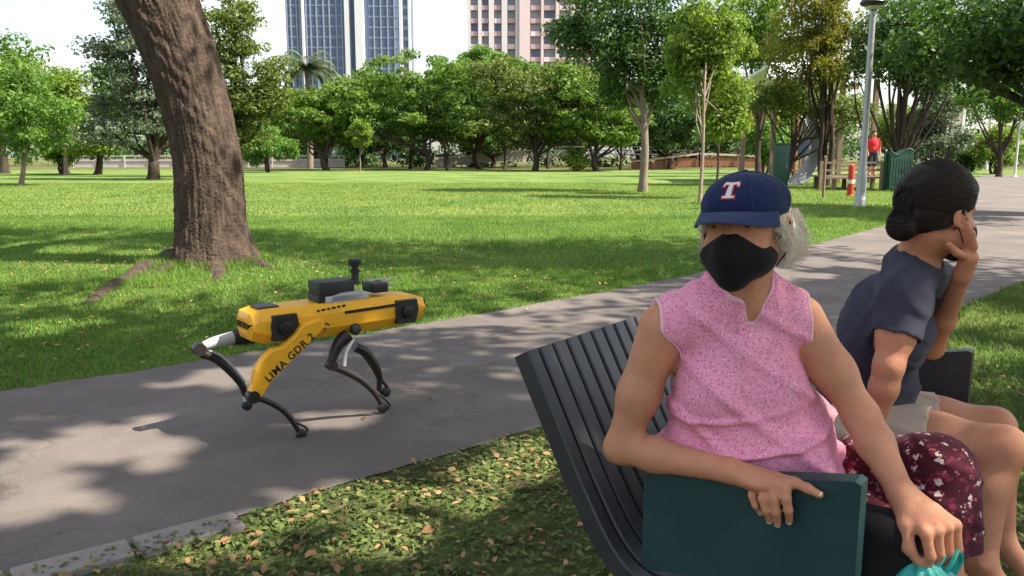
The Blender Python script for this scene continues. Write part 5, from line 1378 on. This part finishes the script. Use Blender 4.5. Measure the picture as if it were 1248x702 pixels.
# ------------------------------------------------------------------ teal bag in her hand
def bag():
    m, nt, b = nmat('teal_plastic'); v = coords(nt)
    c = mixc(nt, noise(nt, v, 20, 4), (.012, .26, .22), (.03, .42, .36)); nt.links.new(c, b.inputs['Base Color']); b.inputs['Roughness'].default_value = .35
    bump(nt, b, noise(nt, v, 60, 5, .7), .5, .006)
    top = P(1124, 708, 1.487); base = top.copy(); base[2] = .12
    root = thing('plastic_bag', base, 'crumpled teal plastic bag hanging from the hand of the person in pink', 'bag')
    S = Sdf(); S.cone(top+Z3*.012, top-Z3*.035, .030, .055, .02); S.cone(top-Z3*.035, top-Z3*.16, .058, .105, .04); S.ell(top-Z3*.24, (.15, .12, .11), None, .05)
    S.cone(top+np.array([-.035, 0, -.012]), top+np.array([.045, 0, -.008]), .022, .02, .03)
    n1, n2 = vnoise(41, 6, (40, 110)), vnoise(42, 5, (15, 30))
    def cr(X, Y, Z):
        a = np.arctan2(Y-top[1], X-top[0]); return -.006*np.abs(np.sin(a*5+3*n2(X, Y, Z)))+.005*n1(X, Y, Z)
    V, F = S.mesh(.004, cr, 1); obj('sack', V, F, m, root, True)
    for s in (-1, 1):
        h = spline([top+np.array([s*.02, 0, -.01]), P(1150+s*8, 690, 1.475), P(1160+s*6, 672, 1.488), P(1168+s*3, 684, 1.50), top+np.array([.05, .01, -.02])], 16)
        MB().tube(h, .0055, 7).build('handle', m, root, True)
bag()

def black_form():  # black form added to fill the dark area beside the panel
    c = B(.112, .445, .52); root = thing('black_filler', B(.112, .445, .42), 'black soft form filling the dark area between green panel and floral trousers', 'bag')
    S = Sdf(); S.ell(c-Z3*.03, (.055, .10, .10), np.array([U3, F3, Z3]), .03); S.cone(c+F3*.06+Z3*.05, c-F3*.06+Z3*.05, .036, .036, .05); S.cone(c+F3*.07-Z3*.09, c-F3*.07-Z3*.09, .048, .048, .05)
    n1 = vnoise(51, 6, (25, 80)); V, F = S.mesh(.005, lambda X, Y, Z: .007*n1(X, Y, Z), 1); obj('sack', V, F, M_MASK, root, True)
    MB().tube(spline([c+F3*.08-Z3*.02, c+F3*.105-Z3*.05, c+F3*.09-Z3*.09], 10), .006, 7).build('form_loop', M_MASK, root, True)
black_form()

# ================================================================== GRASS, LITTER
def inside_path(x, y):
    """signed: >0 on the path (between near and far edges)"""
    yn = np.interp(x, near_s[:, 0], near_s[:, 1]); yf = np.interp(x, far_s[:, 0], far_s[:, 1])
    return np.minimum(y-yn, yf-y)
def in_view(x, y, m=1.0):
    return np.abs(x) < .64*y+m
def grassmat(name, c1, c2, *a):
    m = leafmat(name, c1, c2, *a); nt = m.node_tree
    for n in nt.nodes:
        if n.type == 'TEX_NOISE': n.inputs['Scale'].default_value = .75; n.inputs['Detail'].default_value = 6; n.inputs['Roughness'].default_value = .65
        if n.type == 'MIX_RGB' and n.blend_type == 'MIX': n.inputs['Fac'].default_value = .68
        if n.type == 'VALTORGB':
            n.color_ramp.elements[0].position = .30; n.color_ramp.elements[1].position = .64
            e = n.color_ramp.elements.new(.74); e.color = (c2[0]*1.35, c2[1]*1.08, c2[2]*1.3, 1)
    return m
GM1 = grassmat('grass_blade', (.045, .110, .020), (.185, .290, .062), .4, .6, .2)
GM2 = grassmat('grass_sun_tint', (.085, .150, .028), (.235, .310, .080), .4, .6, .2)  # yellower copy for the mid lawn: sunlight put into the blade colour
GM3 = grassmat('grass_shade_tint', (.055, .100, .020), (.150, .200, .050), .35, .6, .2)  # duller copy for the verge: shade put into the blade colour
def blades(x, y, h, w, rng, lean=.5, z=0.0, tri=False):
    n = len(x); a = rng.random(n)*6.283; d = np.stack([np.cos(a), np.sin(a)], 1); s = np.stack([-d[:, 1], d[:, 0]], 1)
    ln = (lean*(.3+rng.random(n)))*h; ww = w*(.6+.8*rng.random(n))
    b = np.stack([x, y], 1)
    V = np.empty((n, 5, 3))
    V[:, 0, :2] = b-s*ww[:, None]*.5; V[:, 1, :2] = b+s*ww[:, None]*.5
    V[:, 2, :2] = b+s*ww[:, None]*.42+d*(ln*.35)[:, None]; V[:, 3, :2] = b-s*ww[:, None]*.42+d*(ln*.35)[:, None]; V[:, 4, :2] = b+d*ln[:, None]
    V[:, 0, 2] = z-.004; V[:, 1, 2] = z-.004; V[:, 2, 2] = h*.6+z; V[:, 3, 2] = h*.6+z; V[:, 4, 2] = h+z
    if tri:
        V = V[:, [0, 1, 4]]; return V.reshape(-1, 3), np.arange(3*n).reshape(n, 3)
    i = np.arange(n)*5
    F = np.concatenate([np.stack([i, i+1, i+2], 1), np.stack([i, i+2, i+3], 1), np.stack([i+3, i+2, i+4], 1)])
    return V.reshape(-1, 3), F
def patchy(x, y, f=.9):
    return .5+.5*np.sin(x*f+1.3*np.sin(y*f*.7+1))*np.sin(y*f*1.1+1.7*np.sin(x*f*.6))
rng = np.random.default_rng(101)
def scatter(n, x0, x1, y0, y1, ok):
    x = rng.uniform(x0, x1, n); y = rng.uniform(y0, y1, n); m = ok(x, y); return x[m], y[m]
ed = lambda x, y: inside_path(x, y)
near_y = lambda x: np.interp(x, near_s[:, 0], near_s[:, 1]); far_y = lambda x: np.interp(x, far_s[:, 0], far_s[:, 1])
clear_trunk = lambda x, y: (x-G(260, 318)[0])**2+(y-10.0)**2 > .50**2
# lawn beyond the path, in bands of falling density
VF = []; VFAR = []
for (n, y0, y1, h0, wd) in ((230000, 3.6, 9.5, .038, .0058), (200000, 9.5, 18, .046, .010), (150000, 18, 40, .055, .024)):
    X = .64*y1+1.2
    x, y = scatter(int(n*1.4), -X, X, y0, y1, lambda x, y: in_view(x, y) & (y > far_y(x)-.05+.10*rng.random(len(x))) & clear_trunk(x, y))
    h = h0*(.45+.75*patchy(x, y, 1.3)*rng.random(len(x))+.35*rng.random(len(x)))
    e = np.clip((y-far_y(x))/.25, 0, 1); h *= .55+.45*e
    (VFAR if y0 > 15 else VF).append(blades(x, y, h, wd, rng, .8, tri=y0 > 9))
tx, ty = G(260, 318)[0], 10.0; a = rng.random(5200)*6.283; rr = .44+.34*rng.random(5200)**1.5
VF.append(blades(tx+rr*np.cos(a), ty+rr*np.sin(a), .05+.09*rng.random(5200), .008, rng, .9, tri=True))
q = G(150, 342); a = rng.random(5000)*6.283; rr = .10+.35*rng.random(5000)
VF.append(blades(q[0]+1.9*rr*np.cos(a)+.9*rr*np.sin(a)*0, q[1]+rr*np.sin(a)*1.6+.5*rr*np.cos(a), .03+.06*rng.random(5000), .007, rng, .9, tri=True))
off = 0; Vs, Fs = [], []
for V, F in VF: Vs.append(V); Fs.append(F+off); off += len(V)
tag(obj('grass', np.vstack(Vs), np.vstack(Fs), GM1), 'short green grass of the wide lawn beyond the path', 'grass', kind='stuff')
tag(obj('grass', VFAR[0][0], VFAR[0][1], GM2), 'grass in the middle of the lawn, sunlight painted in as yellow green', 'grass', kind='stuff')
# verge on the bench side
x, y = scatter(150000, -2.6, 7.5, 2.0, 9.5, lambda x, y: in_view(x, y, .6) & (y < near_y(x)+.03-.10*rng.random(len(x))) & (rng.random(len(x)) < np.where(x > 1.9, 1.0, .35+.45*patchy(x, y, 4.0))))
h = np.where(x > 1.9, .05, .026)*(.5+.9*rng.random(len(x)))
V, F = blades(x, y, h, np.where(x > 1.9, .006, .0052), rng, 1.1)
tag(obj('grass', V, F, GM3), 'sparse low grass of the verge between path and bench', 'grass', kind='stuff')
# small round-leaved weeds creeping in the verge
x, y = scatter(34000, -2.6, 2.4, 2.0, 5.2, lambda x, y: in_view(x, y, .5) & (y < near_y(x)-.03) & (rng.random(len(x)) < .35+.65*patchy(x+3, y, 3.1)))
n = len(x); c = np.stack([x, y, .008+.022*rng.random(n)], 1); a = rng.random(n)*6.283; t = rng.uniform(.0, .55, n)
d = np.stack([np.cos(a)*np.cos(t), np.sin(a)*np.cos(t), np.sin(t)], 1); s = np.stack([-np.sin(a), np.cos(a), .25*rng.normal(size=n)], 1)
L = (.008+.011*rng.random(n))[:, None]
V = np.stack([c-d*L, c+s*L*.62-d*L*.1, c+d*L, c-s*L*.62-d*L*.1], 1).reshape(-1, 3)
tag(obj('ground_cover', V, np.arange(4*n).reshape(n, 4), leafmat('weed_leaf', (.040, .085, .022), (.20, .235, .070), .3, .6, .25)), 'creeping small leaved weeds on the verge beside the bench', 'weeds', kind='stuff')
# fallen leaves
M_DRY = leafmat('dry_leaf', (.10, .050, .022), (.46, .29, .14), .2, .7, .2)
def litter(n, ok, x0, x1, y0, y1, s0, s1, name, label, z0=.012):
    x, y = scatter(n, x0, x1, y0, y1, ok); n = len(x)
    c = np.stack([x, y, z0+.018*rng.random(n)], 1); a = rng.random(n)*6.283; L = rng.uniform(s0, s1, n)[:, None]
    d = np.stack([np.cos(a), np.sin(a), .25*rng.normal(size=n)], 1); s = np.stack([-np.sin(a), np.cos(a), .3*rng.normal(size=n)], 1); up = np.array([0, 0, 1.0])*L*.3*rng.random((n, 1))
    V = np.stack([c-d*L, c-d*L*.25+s*L*.5+up, c+d*L*.4+s*L*.42+up, c+d*L, c+d*L*.4-s*L*.42+up, c-d*L*.25-s*L*.5+up], 1).reshape(-1, 3)
    tag(obj(name, V, np.arange(6*n).reshape(n, 6), M_DRY), label, 'leaves', kind='stuff')
litter(10000, lambda x, y: in_view(x, y, .5) & (y < near_y(x)-.02) & (rng.random(len(x)) < .25+.75*patchy(x, y+2, 2.2)), -2.6, 3.0, 2.0, 5.5, .008, .024, 'leaf_litter', 'dry brown leaves strewn over the verge by the bench')
litter(260, lambda x, y: in_view(x, y, .5) & (inside_path(x, y) > .03), -4.5, 4, 2.6, 9, .010, .022, 'fallen_leaves', 'few pale fallen leaves lying on the path', .010)
litter(2200, lambda x, y: in_view(x, y, .5) & (y > far_y(x)), -6, 4, 4.5, 12, .012, .026, 'lawn_litter', 'scattered dry leaves on the lawn near the trunk', .025)
